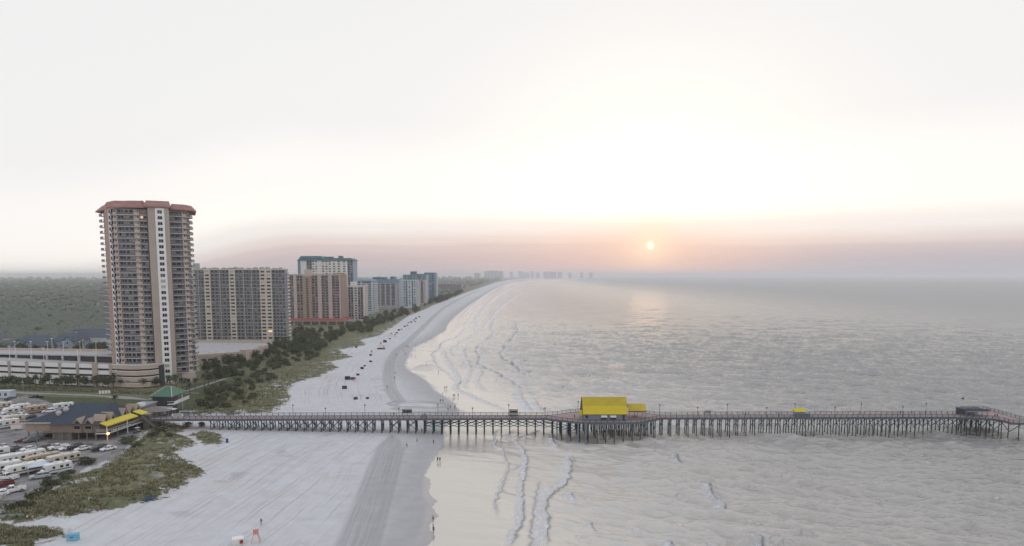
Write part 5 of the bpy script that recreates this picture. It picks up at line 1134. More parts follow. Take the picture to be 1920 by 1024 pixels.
scatter(WOODY, 44, [(800, 571), (818, 562), (850, 552), (872, 545), (868, 549), (840, 561), (818, 569)], (1.4, 2.2), 'tiny dark tree in the belt running on past the teal towers', 'tree', 'tree belt along the far beach', 12)
scatter(SHRUB, 40, [(365, 760), (372, 730), (420, 716), (470, 700), (520, 700), (500, 725), (470, 752), (430, 768)], (.8, 1.6), 'dark rounded shrub on the grassy slope behind the pier', 'shrub', 'shrubs on the slope behind the pier', 5)
scatter(SHRUB, 26, [(440, 705), (470, 690), (530, 672), (600, 660), (590, 668), (540, 684), (500, 698)], (.9, 1.5), 'dark shrub at the edge between the thicket and the beach grass', 'shrub', 'shrubs along the thicket edge', 6)
scatter(TREE, 20, [(-20, 668), (60, 662), (90, 652), (150, 652), (205, 650), (200, 668), (100, 668)], (1.0, 1.5), 'dark tree among the houses behind the garage', 'tree', 'trees among the houses', 7)
for i, (x, y, s) in enumerate(((20, 956, 1.0), (40, 950, .8), (62, 936, 1.15), (80, 926, .9), (92, 914, 1.25), (108, 905, .8), (124, 900, .9), (58, 950, .7), (98, 928, .8), (133, 888, .55), (160, 872, 1.25), (172, 868, .9), (120, 893, .7))):
    (OLIVE if i % 3 == 2 else SHRUB).put(G(x, y), s, 'scrub bush where the gravel lane meets the dune grass, %s from the near end' % ORD[i], 'bush', 'bushes along the lane')
for x, y, s, l in ((240, 831, 1.5, 'big dark bush right of the white cars, nearest them'), (256, 838, 1.0, 'lower bush against the big dark bush by the cars'), (302, 812, 1.35, 'large dark green bush just under the start of the pier'), (288, 818, 1.0, 'bush left of the large one under the start of the pier'), (318, 818, .8, 'small bush right of the large one under the start of the pier'), (352, 800, 1.0, 'shrub in the shade under the pier deck, left one'), (378, 800, .9, 'shrub in the shade under the pier deck, right one'), (420, 764, 1.3, 'broad dark shrub directly behind the landward pier rail'), (395, 766, 1.1, 'broad shrub behind the vending end of the pier rail')):
    SHRUB.put(G(x, y), s, l, 'bush', None)
# beach grass as ground cover
gm_ = MB(); rg = random.Random(12)
def tufts(poly, n, hh, mind=.4):
    pa_ = np.array(poly, float); k = 0
    lo_, hi_ = pa_.min(0), pa_.max(0); qs = np.stack([RNG.uniform(lo_[0], hi_[0], n), RNG.uniform(lo_[1], hi_[1], n)], 1); qs = qs[inside(qs, pa_)]
    w_ = np.array([P(a, b, 2.6)[:2] for a, b in qs]); z, d, a_, v, lo2 = terrain(w_)
    ok = (v > mind + 2.5 * (fbm(w_[:, 0] * .25, w_[:, 1] * .25, 2, 3) - .3)) & (poly_sd(w_, LOT) < -.4) & (poly_sd(w_, LAWN) < 0) & (fbm(w_[:, 0] * .16, w_[:, 1] * .16, 3, 8) < .64)
    for (x, y), zz in zip(w_[ok], z[ok]):
        for _ in range(5):
            a = rg.uniform(0, 6.28); h_ = hh * rg.uniform(.5, 1.1); dx, dy = math.cos(a), math.sin(a); o_ = rg.uniform(0, .35); bx, by = x + dx * o_, y + dy * o_; wd_ = .10 + h_ * .16
            gm_.poly([(bx - dy * wd_, by + dx * wd_, zz - .05), (bx + dy * wd_, by - dx * wd_, zz - .05), (bx + dx * h_ * .55, by + dy * h_ * .55, zz + h_)])
tufts([(262, 796), (345, 790), (430, 806), (430, 835), (384, 879), (300, 935), (90, 972), (-60, 1000), (-60, 960), (60, 920), (215, 855)], 9000, .75)
tufts([(-60, 975), (140, 990), (100, 1030), (-60, 1030)], 2200, .7)
tufts([(340, 776), (380, 720), (470, 690), (560, 665), (700, 615), (740, 612), (600, 702), (550, 745), (520, 770)], 8000, .8)
tag(gm_.build('dune_grass', M['grass']), 'tawny dune grass covering the sand behind the beach', None, None, 'stuff')
# the woods inland
fm_ = MB(); rf_ = random.Random(21)
def crown_blob(c, r_, k=7):
    ph = rf_.uniform(0, 6); rings = []
    for j, (zz, rr_) in enumerate(((-.2, .75), (.25, 1.0), (.62, .74), (.92, .3))):
        rings.append([(c[0] + r_ * rr_ * rf_.uniform(.75, 1.2) * math.cos(ph + 6.283 * i / k), c[1] + r_ * rr_ * rf_.uniform(.75, 1.2) * math.sin(ph + 6.283 * i / k), c[2] + r_ * (zz + rf_.uniform(-.12, .12))) for i in range(k)])
    fm_.loft(rings)
def woods(x0, x1, y0, y1, n):
    for _ in range(n):
        px_, py_ = rf_.uniform(x0, x1), y0 + (y1 - y0) * rf_.random(); p = P(px_, py_, 5)
        if p.y > 14000: continue
        v = poly_sd(np.array([[p.x, p.y]]), VEG_B)[0]
        if v < 60 or (p.y < 1900 and v < 150): continue
        if 330 < px_ < 560 and py_ > 600: continue
        r_ = max(4.2, p.y / 1280 * rf_.uniform(2.4, 5)); crown_blob((p.x, p.y, 2 + r_ * .35), r_)
woods(-140, 260, 524, 645, 3600); woods(560, 940, 523, 560, 1500); woods(-400, -140, 524, 650, 500); woods(190, 580, 523, 600, 700)
tag(fm_.build('woods', M['canopy']), 'hazy unbroken woods stretching inland behind the towers', None, None, 'stuff')
# ---------------------------------------------------------------- vehicles
def paint(n, c, r=.3): M[n] = mat(n, c, r, .03, .5, spec=.5); return M[n]
for n, c in (('paint_white', (.74, .74, .73)), ('paint_silver', (.40, .42, .44)), ('paint_grey', (.11, .115, .12)), ('paint_black', (.018, .02, .024)), ('paint_red', (.16, .02, .02)), ('paint_brown', (.15, .115, .09)), ('paint_blue', (.05, .075, .12)), ('rv_white', (.70, .69, .66)), ('rv_cream', (.56, .50, .42)), ('rv_tan', (.40, .31, .21)), ('rv_grey', (.30, .31, .33)), ('stripe_brown', (.14, .09, .07)), ('stripe_blue', (.10, .15, .25))): paint(n, c)
mk('tyre', (.02, .02, .02), .9, .1, 3); mk('rim', (.35, .35, .36), .4, .1, 3, metal=.7); mk('lamp_clear', (.65, .66, .66), .2); mk('lamp_red', (.30, .02, .015), .3); mk('car_glass', (.025, .03, .037), .08, .3, .5, spec=.7); mk('trim_black', (.03, .03, .03), .7, .1, 2)
def wheel(root, x, y, r):
    s = 1 if y > 0 else -1; t = MB().tube((x, y - s * .11, r), (x, y + s * .11, r), r, k=12).build('wheel', M['tyre'], root); MB().tube((x, y + s * .1, r), (x, y + s * .125, r), r * .6, k=8).build('rim', M['rim'], t)
def car(kind, pm, name='parked_car'):
    o = empty(name, (0, 0, 0)); L_, W_ = {'sedan': (4.7, 1.82), 'suv': (4.8, 1.92), 'pickup': (5.7, 1.98), 'wagon': (5.0, 1.9)}[kind]; hl, hw_ = L_ / 2, W_ / 2
    hood, belt = {'sedan': (.92, .98), 'suv': (1.08, 1.12), 'pickup': (1.14, 1.18), 'wagon': (1.05, 1.1)}[kind]
    def ring(x, zt, w_, zb=.34): return [(x, -w_, zb), (x, w_, zb), (x, w_, zt - .22), (x, w_ * .90, zt), (x, -w_ * .90, zt), (x, -w_, zt - .22)]
    b = MB(); tail = .95 if kind == 'sedan' else belt
    b.loft([ring(hl, hood - .26, hw_ * .84, .42), ring(hl - .25, hood - .06, hw_ * .96), ring(hl - 1.3, belt, hw_), ring(-hl + 1.0, belt, hw_), ring(-hl + .2, tail, hw_ * .97), ring(-hl, tail - .12, hw_ * .88, .45)])
    if kind == 'pickup':                                 # an open bed behind the cab
        b = MB(); b.loft([ring(hl, hood - .26, hw_ * .84, .42), ring(hl - .25, hood - .06, hw_ * .96), ring(hl - 1.4, belt, hw_), ring(-.35, belt, hw_)])
        b.box(-hl, -.352, -hw_, hw_, .45, .75).box(-hl, -.352, -hw_, -hw_ + .12, .752, belt).box(-hl, -.352, hw_ - .12, hw_, .752, belt).box(-hl, -hl + .1, -hw_ + .122, hw_ - .122, .752, belt); 
    b.build('body', pm, o)
    c0, c1, r0, r1, top = {'sedan': (1.05, -1.75, .3, -1.0, 1.43), 'suv': (1.15, -2.2, .45, -1.95, 1.74), 'pickup': (1.3, -.42, .65, -.32, 1.82), 'wagon': (1.2, -2.35, .4, -2.1, 1.68)}[kind]
    def cr(z, a, c, w_): return [(a, -w_, z), (a, w_, z), (c, w_, z), (c, -w_, z)]
    MB().loft([cr(belt - .03, c0, c1, hw_ * .90), cr(top - .06, r0, r1, hw_ * .72)]).build('glasshouse', M['car_glass'], o)
    rf = MB(); rf.loft([cr(top - .06, r0 + .06, r1 - .06, hw_ * .75), cr(top, r0 - .08, r1 + .08, hw_ * .68)])
    for s in (-1, 1):
        for xa, xb in ((c0, r0), (c1, r1), ((c0 + c1) / 2, (r0 + r1) / 2)): rf.bar((xa, s * hw_ * .90, belt), (xb, s * hw_ * .735, top - .05), .10, .07)
    rf.build('roof', pm, o)
    for s in (-1, 1):
        for x in (hl - .95, -hl + 1.0): wheel(o, x, s * (hw_ - .08), .35 if kind != 'pickup' else .40)
        MB().box(hl - .12, hl - .0, s * hw_ * .62 - .2, s * hw_ * .62 + .2, hood - .42, hood - .25).build('headlight', M['lamp_clear'], o); MB().box(-hl - .02, -hl + .1, s * hw_ * .68 - .16, s * hw_ * .68 + .16, tail - .38, tail - .2).build('tail_light', M['lamp_red'], o)
        MB().box(c0 - .25, c0 - .08, s * (hw_ + .08) - .09, s * (hw_ + .08) + .09, belt, belt + .16).build('wing_mirror', M['trim_black'], o)
    MB().box(hl - .06, hl + .04, -hw_ * .45, hw_ * .45, .5, hood - .4).build('grille', M['trim_black'], o)
    return o
def put_car(px_, py_, kind, col, hd, lab, up=0):
    o = car(kind, M[col], 'pickup_truck' if kind == 'pickup' else 'parked_car'); p = G(px_, py_); o.location = (p.x, p.y, p.z + .03 + up); o.rotation_euler = (0, 0, R(hd)); return tag(o, lab, 'pickup' if kind == 'pickup' else 'car', 'cars parked around the restaurant')
H_ = 236
for a in ((9, 842, 'pickup', 'paint_silver', H_, 'silver pickup at the left end of the car row'), (24, 844, 'sedan', 'paint_grey', H_, 'dark grey sedan beside the silver pickup in the row'), (54, 845, 'sedan', 'paint_white', H_, 'white sedan standing alone left of the brown car'), (80, 844, 'suv', 'paint_brown', H_, 'brown estate car beside the thin light pole'),
          (109, 842, 'pickup', 'paint_white', H_, 'white pickup in the middle of the car row'), (126, 843.5, 'sedan', 'paint_white', H_, 'white saloon tucked beside the white pickup'), (141, 842, 'suv', 'paint_black', H_, 'black car squeezed between two white cars'), (155, 844.5, 'sedan', 'paint_white', H_, 'white car at the right end of the middle group'),
          (186, 844, 'suv', 'paint_black', H_, 'black car of the last pair, next to the bushes'), (203, 844.5, 'sedan', 'paint_white', H_, 'white car of the last pair, nearest the big bush'), (41, 829, 'sedan', 'paint_red', 225, 'dark red car at the restaurant left corner'), (59, 829, 'suv', 'paint_grey', 230, 'dark grey car with open tailgate at the restaurant wall'),
          (8, 783, 'suv', 'paint_white', 330, 'white car at the left edge above the trailers'), (42, 781, 'wagon', 'paint_white', 345, 'white van-like car in front of the tan motorhome'), (56, 785, 'sedan', 'paint_black', 250, 'black car half hidden by the left roof end'), (92, 774, 'suv', 'paint_white', 205, 'white car peeping out behind the slate roof'),
          (20, 751, 'suv', 'paint_blue', 190, 'dark blue car by the grass at the upper left'), (68, 748, 'pickup', 'paint_black', 180, 'long black pickup at the end of the board fence'), (161, 768, 'pickup', 'paint_white', 195, 'white pickup on the grass behind the roof'), (103, 861, 'suv', 'paint_black', 225, 'black car behind the brown-striped motorhome'),
          (75, 897, 'wagon', 'paint_silver', 218, 'silver car with pale roof on the gravel lane'), (14, 899, 'pickup', 'paint_white', 172, 'white crew-cab pickup facing left among the trailers'), (24, 923, 'pickup', 'paint_white', 218, 'white pickup by the white rail fence, nearest the viewer'), (3, 913, 'pickup', 'paint_red', 218, 'red truck at the picture edge beside the near white pickup'),
          (-3, 930, 'sedan', 'paint_white', 218, 'white car cut by the picture edge near the fence'), (11, 852, 'suv', 'paint_black', 225, 'black car between the trailers and the silver pickup'), (196, 672.5, 'sedan', 'paint_white', 350, 'pale car inside the garage under the ramp')):
    o = put_car(*a)
    if a[0] == 196: o.location = (P(196, 678, GT - .9).x, P(196, 678, GT - .9).y + 2, GZ + 10.36); o['group'] = 'cars on the garage'
def rv(kind, L_, pm, st, lab, px_, py_, hd, awn=False, W_=2.45, H=2.95):
    L_ *= .88
    o = empty({'motor': 'motorhome', 'trailer': 'travel_trailer', 'fifth': 'fifth_wheel_trailer'}[kind], (0, 0, 0)); hl, hw_ = L_ / 2, W_ / 2; z0 = .55
    def ring(x, zb, zt, w_=hw_): return [(x, -w_, zb), (x, w_, zb), (x, w_, zt - .16), (x, w_ - .16, zt), (x, -w_ + .16, zt), (x, -w_, zt - .16)]
    if kind == 'motor': rs = [ring(hl, z0 + .3, 1.35, hw_ * .88), ring(hl - .45, z0, 1.55, hw_ * .95), ring(hl - .75, z0, 2.0), ring(hl - .9, z0, H - .12), ring(hl - 1.3, z0, H), ring(-hl + .2, z0, H), ring(-hl, z0 + .1, H - .15)]
    elif kind == 'trailer': rs = [ring(hl, z0 + .55, 1.6, hw_ * .98), ring(hl - .25, z0 + .1, 2.3), ring(hl - .8, z0, H - .1), ring(hl - 1.3, z0, H), ring(-hl + .2, z0, H), ring(-hl, z0 + .15, H - .2)]
    else: rs = [ring(hl, 1.65, H - .2), ring(hl - .5, 1.5, H + .3), ring(hl - 2.0, 1.45, H + .35), ring(hl - 2.05, z0, H + .35), ring(-hl + .2, z0, H + .1), ring(-hl, z0 + .1, H - .1)]
    MB().loft(rs).build('body', pm, o)
    r = random.Random(hash(lab) % 999 if False else int(px_ * 7 + py_)); roofz = H + (.05 if kind != 'fifth' else .2)
    MB().box(-hl * .1, -hl * .1 + .9, -.4, .4, roofz - .2, roofz + .32).build('air_conditioner', M['rv_white'], o); MB().box(-hl * .6, -hl * .6 + .5, -.3, .3, roofz - .2, roofz + .12).build('roof_vent', M['rv_grey'], o)
    for s in (-1, 1):
        x = hl - (2.4 if kind != 'trailer' else 1.9)
        while x > -hl + .9:
            wl = r.uniform(.55, 1.1); MB().box(x - wl, x, s * hw_ - .03, s * hw_ + .03, 1.6, 2.25).build('window', M['car_glass'], o); x -= wl + r.uniform(.6, 1.5)
        MB().box(-hl + .25, hl - (1.2 if kind != 'fifth' else 2.2), s * hw_ - .02, s * hw_ + .02, 1.0, 1.3).build('stripe', M[st], o)
        xs_ = (hl - 1.1, -hl + 1.8) if kind == 'motor' else (-.5, -1.3)
        for x in xs_: wheel(o, x, s * (hw_ - .12), .38)
    MB().box(-.9, -.2, -hw_ - .025, -hw_ + .02, .62, 2.4).build('door', M['rv_grey'] if pm is not M['rv_grey'] else M['rv_white'], o)
    if kind == 'motor': MB().loft([[(hl - .44, -hw_ * .9, 1.5), (hl - .44, hw_ * .9, 1.5), (hl - .46, hw_ * .9, 1.5), (hl - .46, -hw_ * .9, 1.5)], [(hl - .70, -hw_ * .9, 2.02), (hl - .70, hw_ * .9, 2.02), (hl - .8, hw_ * .9, 2.02), (hl - .8, -hw_ * .9, 2.02)]]).build('windscreen', M['car_glass'], o); MB().box(hl - .06, hl + .06, -hw_ * .7, hw_ * .7, .6, .85).build('bumper', M['trim_black'], o)
    else: MB().bar((hl - .3, 0, .55), (hl + 1.1, 0, .5), .12, .12).tube((hl + .9, 0, 0), (hl + .9, 0, .6), .05).build('hitch', M['trim_black'], o); MB().box(hl - .35 if kind == 'trailer' else hl - .5, hl - .1 if kind == 'trailer' else hl - .2, -.8, .8, 1.75, 2.15).build('front_window', M['car_glass'], o)
    if awn: MB().loft([[(-hl + 1, -hw_ - .02, 2.62), (hl - 2, -hw_ - .02, 2.62), (hl - 2, -hw_ - .02, 2.7), (-hl + 1, -hw_ - .02, 2.7)], [(-hl + 1, -hw_ - 1.9, 2.2), (hl - 2, -hw_ - 1.9, 2.2), (hl - 2, -hw_ - 1.9, 2.26), (-hl + 1, -hw_ - 1.9, 2.26)]]).bar((-hl + 1.1, -hw_ - 1.85, 2.2), (-hl + 1.1, -hw_, 1.0), .05, .05).bar((hl - 2.1, -hw_ - 1.85, 2.2), (hl - 2.1, -hw_, 1.0), .05, .05).build('awning', M['rv_white'], o)
    p = G(px_, py_); o.location = (p.x, p.y, p.z + .03); o.rotation_euler = (0, 0, R(hd)); return tag(o, lab, 'camper', 'campers on the gravel lot')
q = M
for a in (('trailer', 6.8, q['rv_white'], 'stripe_blue', 'white box trailer in the upper camp row, left of its twin', 21, 778, 233), ('trailer', 7.8, q['rv_white'], 'stripe_brown', 'white trailer with dark windows behind the box trailer', 38, 771, 233), ('motor', 9.3, q['rv_tan'], 'stripe_brown', 'tan-sided motorhome standing on the grass edge', 66, 774, 233),
          ('trailer', 8.5, q['rv_cream'], 'stripe_brown', 'cream camper cut by the left edge near the board fence', 3, 768, 233), ('fifth', 9.8, q['rv_white'], 'stripe_blue', 'big white fifth-wheel left of the restaurant', 9, 803, 236), ('trailer', 8.1, q['rv_cream'], 'stripe_brown', 'cream trailer just above the big white fifth-wheel', 25, 793, 233),
          ('motor', 9.0, q['rv_white'], 'stripe_blue', 'white van-style motorhome half hidden behind the slate roof', 117, 769, 222), ('fifth', 11.5, q['rv_white'], 'stripe_brown', 'longest white camper at the upper left of the lower camp', 24, 871, 237), ('trailer', 10.0, q['rv_white'], 'stripe_blue', 'white trailer in the upper row with dark side windows', 53, 864, 237),
          ('trailer', 10.5, q['rv_tan'], 'stripe_brown', 'tan flat-roofed trailer between white campers', 79, 870, 237), ('motor', 10.7, q['rv_cream'], 'stripe_brown', 'cream motorhome with brown stripes at the right of the upper row', 117, 870, 237), ('motor', 8.4, q['rv_white'], 'stripe_blue', 'white motorhome beside the rail fence, furthest right', 106, 887, 233),
          ('trailer', 11.5, q['rv_white'], 'stripe_brown', 'long white trailer with open awning and grey nose', 47, 888, 237, True), ('fifth', 10.7, q['rv_white'], 'stripe_brown', 'tall white fifth-wheel at the left edge of the lower camp', 2, 888, 237), ('trailer', 7.8, q['rv_white'], 'stripe_blue', 'white camper cut by the left edge under the car row', -8, 858, 237)):
    rv(*a)
# canopy, tarp, fences
p = G(73, 886); cn = empty('canopy_tent', p, R(36), 'pale blue-white canopy tent between the trailer and the motorhome', 'tent'); MB().loft([[(-2.6, -1.7, 2.1), (2.6, -1.7, 2.1), (2.6, 1.7, 2.1), (-2.6, 1.7, 2.1)], [(-1, -.1, 2.9), (1, -.1, 2.9), (1, .1, 2.9), (-1, .1, 2.9)]]).build('canopy', M['pale_blue'], cn)
for x in (-2.5, 2.5):
    for y in (-1.6, 1.6): MB().tube((x, y, 0), (x, y, 2.1), .05).build('leg', M['rail_white'], cn)
p = G(86, 878); cn = empty('tarpaulin_shade', p, R(36), 'grey tarpaulin shade with a white peak beside the canopy tent', 'shade'); MB().loft([[(-2.8, -1.6, 1.7), (2.4, -1.6, 2.3), (2.4, 1.6, 2.3), (-2.8, 1.6, 1.8)], [(-2.8, -1.6, 1.74), (2.4, -1.6, 2.36), (2.4, 1.6, 2.36), (-2.8, 1.6, 1.86)]]).build('sheet', M['rv_grey'], cn)
for x, y in ((-2.7, -1.5), (2.3, -1.5), (2.3, 1.5), (-2.7, 1.5)): MB().tube((x, y, 0), (x, y, 1.75), .05).build('leg', M['rail_white'], cn)
def rail_fence(pts, lab, h=1.05, mt='rail_white', step=3.0, solid=False, name='rail_fence'):
    w_ = [G(x, y) for x, y in pts]; o = empty(name, w_[0], 0, lab, 'fence'); q_ = [(p.x - w_[0].x, p.y - w_[0].y) for p in w_]; b = MB()
    if solid: run(b, q_, .1, h, .06, 0)
    else: run(b, q_, h - .18, h - .04, .06, 0); run(b, q_, h * .42, h * .42 + .13, .06, 0)
    b.build('rail' if not solid else 'boards', M[mt], o)
    for a, c in zip(q_, q_[1:]):
        n = max(1, int(math.dist(a, c) / step))
        for i in range(n): MB().box(a[0] + (c[0] - a[0]) * i / n - .08, a[0] + (c[0] - a[0]) * i / n + .08, a[1] + (c[1] - a[1]) * i / n - .08, a[1] + (c[1] - a[1]) * i / n + .08, -.2, h).build('post', M['weathered'] if mt == 'rail_white' else M[mt], o)
rail_fence([(-10, 943), (6, 935), (42, 914)], 'white two-rail fence below the near white pickup'); rail_fence([(108, 894), (126, 884), (141, 876), (152, 868)], 'white two-rail fence beside the furthest right motorhome')
rail_fence([(10, 762), (30, 755), (52, 748)], 'pale weathered board fence by the upper camp row', 1.9, 'concrete', 2.4, True, 'board_fence'); rail_fence([(210, 852), (232, 850), (252, 848)], 'low weathered wooden rail in front of the big bush', .8, 'weathered'); rail_fence([(185, 739), (207, 739)], 'white picket gate in the hedge below the garage', 1.6, 'rail_white', 1, True, 'picket_gate'); rail_fence([(-10, 973), (44, 966)], 'grey-blue low boardwalk rail at the lower left', .8, 'house_blue', 3, True, 'boardwalk_rail')
for i, (x, y, t_, lab) in enumerate(((69.5, 838, 800, 'thin dark light pole among the parked cars'), (44, 735, 690, 'tall twin-headed light pole in front of the garage'))):
    p = G(x, y); h_ = PY(x, t_, p.y).z - p.z; lamp_post(p, max(h_, 5), lab, 'poles near the car park', mt='metal_grey' if i else 'post_grey', r=.12)
p = G(4, 746); sh = empty('storage_shed', p, R(5), 'pale blue flat shed at the left edge by the road', 'shed'); MB().box(-6, 3.6, 0, 4, 0, 2.8).build('wall', M['pale_blue'], sh); MB().box(-6.3, 3.9, -.3, 4.3, 2.802, 3.05).build('roof', M['house_white'], sh)
for x in (-1.5, 1.0): MB().box(x, x + 1.1, -.05, .03, .9, 2.1).build('window', M['glass_mid'], sh)
p = G(32, 806); sh = empty('trailer_canopy', p, R(20), 'white trailer box with coral top left of the restaurant', 'trailer'); MB().box(-1.6, 1.6, -1, 1, .4, 2.2).build('box', M['rv_white'], sh); MB().box(-1.7, 1.7, -1.05, 1.05, 2.202, 2.36).build('lid', mat('coral_lid', (.55, .22, .17), .6), sh)
for s in (-1, 1): wheel(sh, 0, s * .95, .33)
# golf cart at the pier foot
p = G(257, 812); gcart = empty('golf_cart', p, R(250), 'golf cart with white roof at the foot of the pier stairs', 'golf cart'); MB().loft([[(1.2, -.55, .3), (1.2, .55, .3), (1.1, .5, .75), (1.1, -.5, .75)], [(.5, -.6, .25), (.5, .6, .25), (.5, .6, .9), (.5, -.6, .9)], [(.3, -.6, .25), (.3, .6, .25), (.3, .6, .4), (.3, -.6, .4)], [(-.3, -.6, .25), (-.3, .6, .25), (-.3, .6, .8), (-.3, -.6, .8)], [(-1.2, -.6, .3), (-1.2, .6, .3), (-1.2, .6, .85), (-1.2, -.6, .85)]]).build('body', M['paint_grey'], gcart)
MB().box(-1.0, .7, -.62, .62, 1.85, 1.95).build('roof', M['rv_white'], gcart); MB().box(-.5, -.2, -.5, .5, .8, 1.3).build('seat', M['rv_cream'], gcart)
for x in (-.95, .65):
    for s in (-1, 1): MB().tube((x, s * .55, .8), (x, s * .55, 1.86), .03).build('roof_post', M['trim_black'], gcart)
for x in (-.8, .8):
    for s in (-1, 1): wheel(gcart, x, s * .55, .24)
# ---------------------------------------------------------------- beach equipment
for n, c in (('tent_navy', (.03, .04, .065)), ('beach_red', (.36, .05, .04)), ('faded_red', (.58, .27, .24)), ('barrel_blue', (.03, .08, .22)), ('chest_blue', (.17, .42, .58)), ('tent_black', (.022, .024, .03)), ('soft_white', (.68, .66, .63))): mk(n, c, .7, .12, 1)
def service_box(px_, py_, s, top, lab, rz=20):
    """a beach hire chest: box, slanted lid, bright end, rolled umbrellas on top"""
    p = G(px_, py_); o = empty('beach_hire_box', p, R(rz), lab, 'beach box', 'beach hire boxes along the sand'); MB().box(-1.1 * s, 1.1 * s, -.6 * s, .6 * s, 0, .95 * s).build('box', M['tent_navy'], o)
    MB().loft([[(-1.15 * s, -.65 * s, .952 * s), (1.15 * s, -.65 * s, .952 * s), (1.15 * s, -.65 * s, 1.02 * s), (-1.15 * s, -.65 * s, 1.02 * s)], [(-1.15 * s, .65 * s, .952 * s), (1.15 * s, .65 * s, .952 * s), (1.15 * s, .65 * s, 1.35 * s), (-1.15 * s, .65 * s, 1.35 * s)]]).build('lid', M[top], o)
    MB().box(1.103 * s, 1.16 * s, -.5 * s, .5 * s, .1 * s, .85 * s).build('end_panel', M['beach_red'], o); u = MB()
    for k in range(3): u.tube((-1.2 * s, (-.3 + .3 * k) * s, 1.38 * s), (1.3 * s, (-.3 + .3 * k) * s, 1.42 * s), .12 * s, .04 * s, 6)
    u.build('rolled_umbrella', M['tent_black'], o)
def stand(px_, py_, lab, mt='beach_red', s=1.0):
    p = G(px_, py_); o = empty('lifeguard_chair', p, R(15), lab, 'lifeguard chair', 'lifeguard chairs on the sand')
    for x in (-1, 1):
        for y in (-1, 1): MB().bar((x * .95 * s, y * .8 * s, 0), (x * .45 * s, y * .4 * s, 2.0 * s), .12 * s, .12 * s).build('leg', M[mt], o)
    MB().box(-.6 * s, .6 * s, -.5 * s, .5 * s, 1.95 * s, 2.08 * s).build('seat', M[mt], o); MB().box(-.6 * s, .6 * s, .42 * s, .5 * s, 2.08 * s, 2.9 * s).build('backrest', M[mt], o)
    l = MB(); [l.bar((-.75 * s + .07 * k * s, -.72 * s + .07 * k * s, (.4 + .4 * k) * s), (.75 * s - .07 * k * s, -.72 * s + .07 * k * s, (.4 + .4 * k) * s), .08, .08) for k in range(4)]; l.build('rung', M['soft_white'], o)
bx = ((646, 729, 1.25, 'navy'), (667, 749, .95, 'navy'), (689, 748, .7, 'black'), (671, 704, .9, 'black'), (679, 692, 1.15, 'navy'), (684, 687, .75, 'black'), (695, 679, .9, 'black'), (695, 667, .9, 'navy'), (722, 642, 1.7, 'black'), (731, 636, .8, 'navy'), (744, 625, 1.0, 'black'), (748, 620, 1.3, 'navy'), (753, 618, .8, 'black'), (759, 613, 1.2, 'black'), (764, 611, .9, 'black'), (766, 606, .9, 'black'), (771, 605, 1.3, 'black'), (779, 604, 1.0, 'black'), (776, 601, 1.0, 'black'), (780, 598, 1.4, 'black'), (786, 595, 1.3, 'black'), (668, 652, .9, 'navy'))
for i, (x, y, s, c) in enumerate(bx):
    lab = 'dark beach hire box on the sand, %s in the line counted from the pier' % ORD[i] if i < 21 else 'small navy beach box alone near the dune grass'
    service_box(x, y, s * .82, 'tent_navy' if c == 'navy' else 'tent_black', lab, 20 + 37 * i % 50)
p = G(656, 712); o = empty('beach_hire_trailer', p, R(12), 'long dark beach trailer heaped with chairs, biggest dark item on the sand', 'trailer'); MB().box(-2.7, .2, -.9, .9, .5, 1.9).build('cargo', M['tent_black'], o); MB().box(.4, 2.3, -.8, .8, .5, 1.45).build('cargo', M['tent_navy'], o); MB().box(-2.8, 2.6, -.95, .95, .3, .498).build('bed', M['beach_red'], o)
MB().loft([[(.3, -.6, 1.46), (2.2, -.6, 1.46), (2.0, .5, 1.46), (.5, .5, 1.46)], [(.6, -.4, 2.0), (1.9, -.3, 1.85), (1.7, .3, 1.9), (.8, .3, 2.0)]]).build('sheet', M['pale_blue'], o)
for x in (-1.5, 1.4):
    for s in (-1, 1): wheel(o, x, s * .9, .36)
p = G(715, 655); o = empty('beach_hire_trailer', p, R(8), 'dark trailer with a red end, above the middle of the sand', 'trailer'); MB().box(-3.2, .8, -.8, .8, .4, 1.1).build('cargo', M['tent_black'], o); MB().box(.9, 2.9, -.9, .9, .4, 1.3).build('cargo', M['beach_red'], o); MB().box(-3.3, 3, -.9, .9, .25, .398).build('bed', M['tent_black'], o); MB().tube((2.0, 0, 1.3), (2.0, 0, 3.0), .12, .3, 6).build('rolled_umbrella', M['beach_red'], o)
for x in (-2, 1.8):
    for s in (-1, 1): wheel(o, x, s * .85, .34)
for x, y, l, s in ((666, 716, 'red lifeguard chair below the big dark trailer', .8), (697, 664, 'red lifeguard chair second from the pier', .9), (714, 649, 'pale red lifeguard chair above the red-ended trailer', 1.0), (741, 632, 'red lifeguard chair furthest up the beach', 1.0), (734, 630, 'pale lifeguard chair beside the furthest red one', 1.0)): stand(x, y, l, 'beach_red', s)
stand(480, 1017, 'red and white lifeguard chair on the near sand at the bottom of the picture', 'faded_red', .95)
p = G(446, 1020); o = empty('beach_hire_box', p, R(28), 'white-lidded beach chest beside the near lifeguard chair', 'beach box'); MB().box(-1.1, 1.1, -.7, .7, 0, 1.2).build('box', M['soft_white'], o); MB().loft([[(-1.2, -.8, 1.202), (1.2, -.8, 1.202), (1.2, .8, 1.202), (-1.2, .8, 1.202)], [(-1.1, -.7, 1.4), (1.1, -.7, 1.4), (1.1, .7, 1.5), (-1.1, .7, 1.5)]]).build('lid', M['paint_white'], o); MB().box(.3, 1.0, -.76, -.702, .2, 1.0).build('front_panel', M['coral_lid'] if 'coral_lid' in M else M['beach_red'], o)
p = G(138, 1013); o = empty('beach_chest', p, R(8), 'bright pale-blue box on the sand by the near dune grass', 'box'); MB().box(-1.1, .98, -.6, .6, 0, 1.35).build('box', M['chest_blue'], o); MB().box(-1.18, 1.05, -.68, .68, 1.352, 1.5).build('lid', M['chest_blue'], o); MB().box(-.45, .25, -.63, -.602, .75, 1.0).build('label_plate', M['paint_grey'], o)
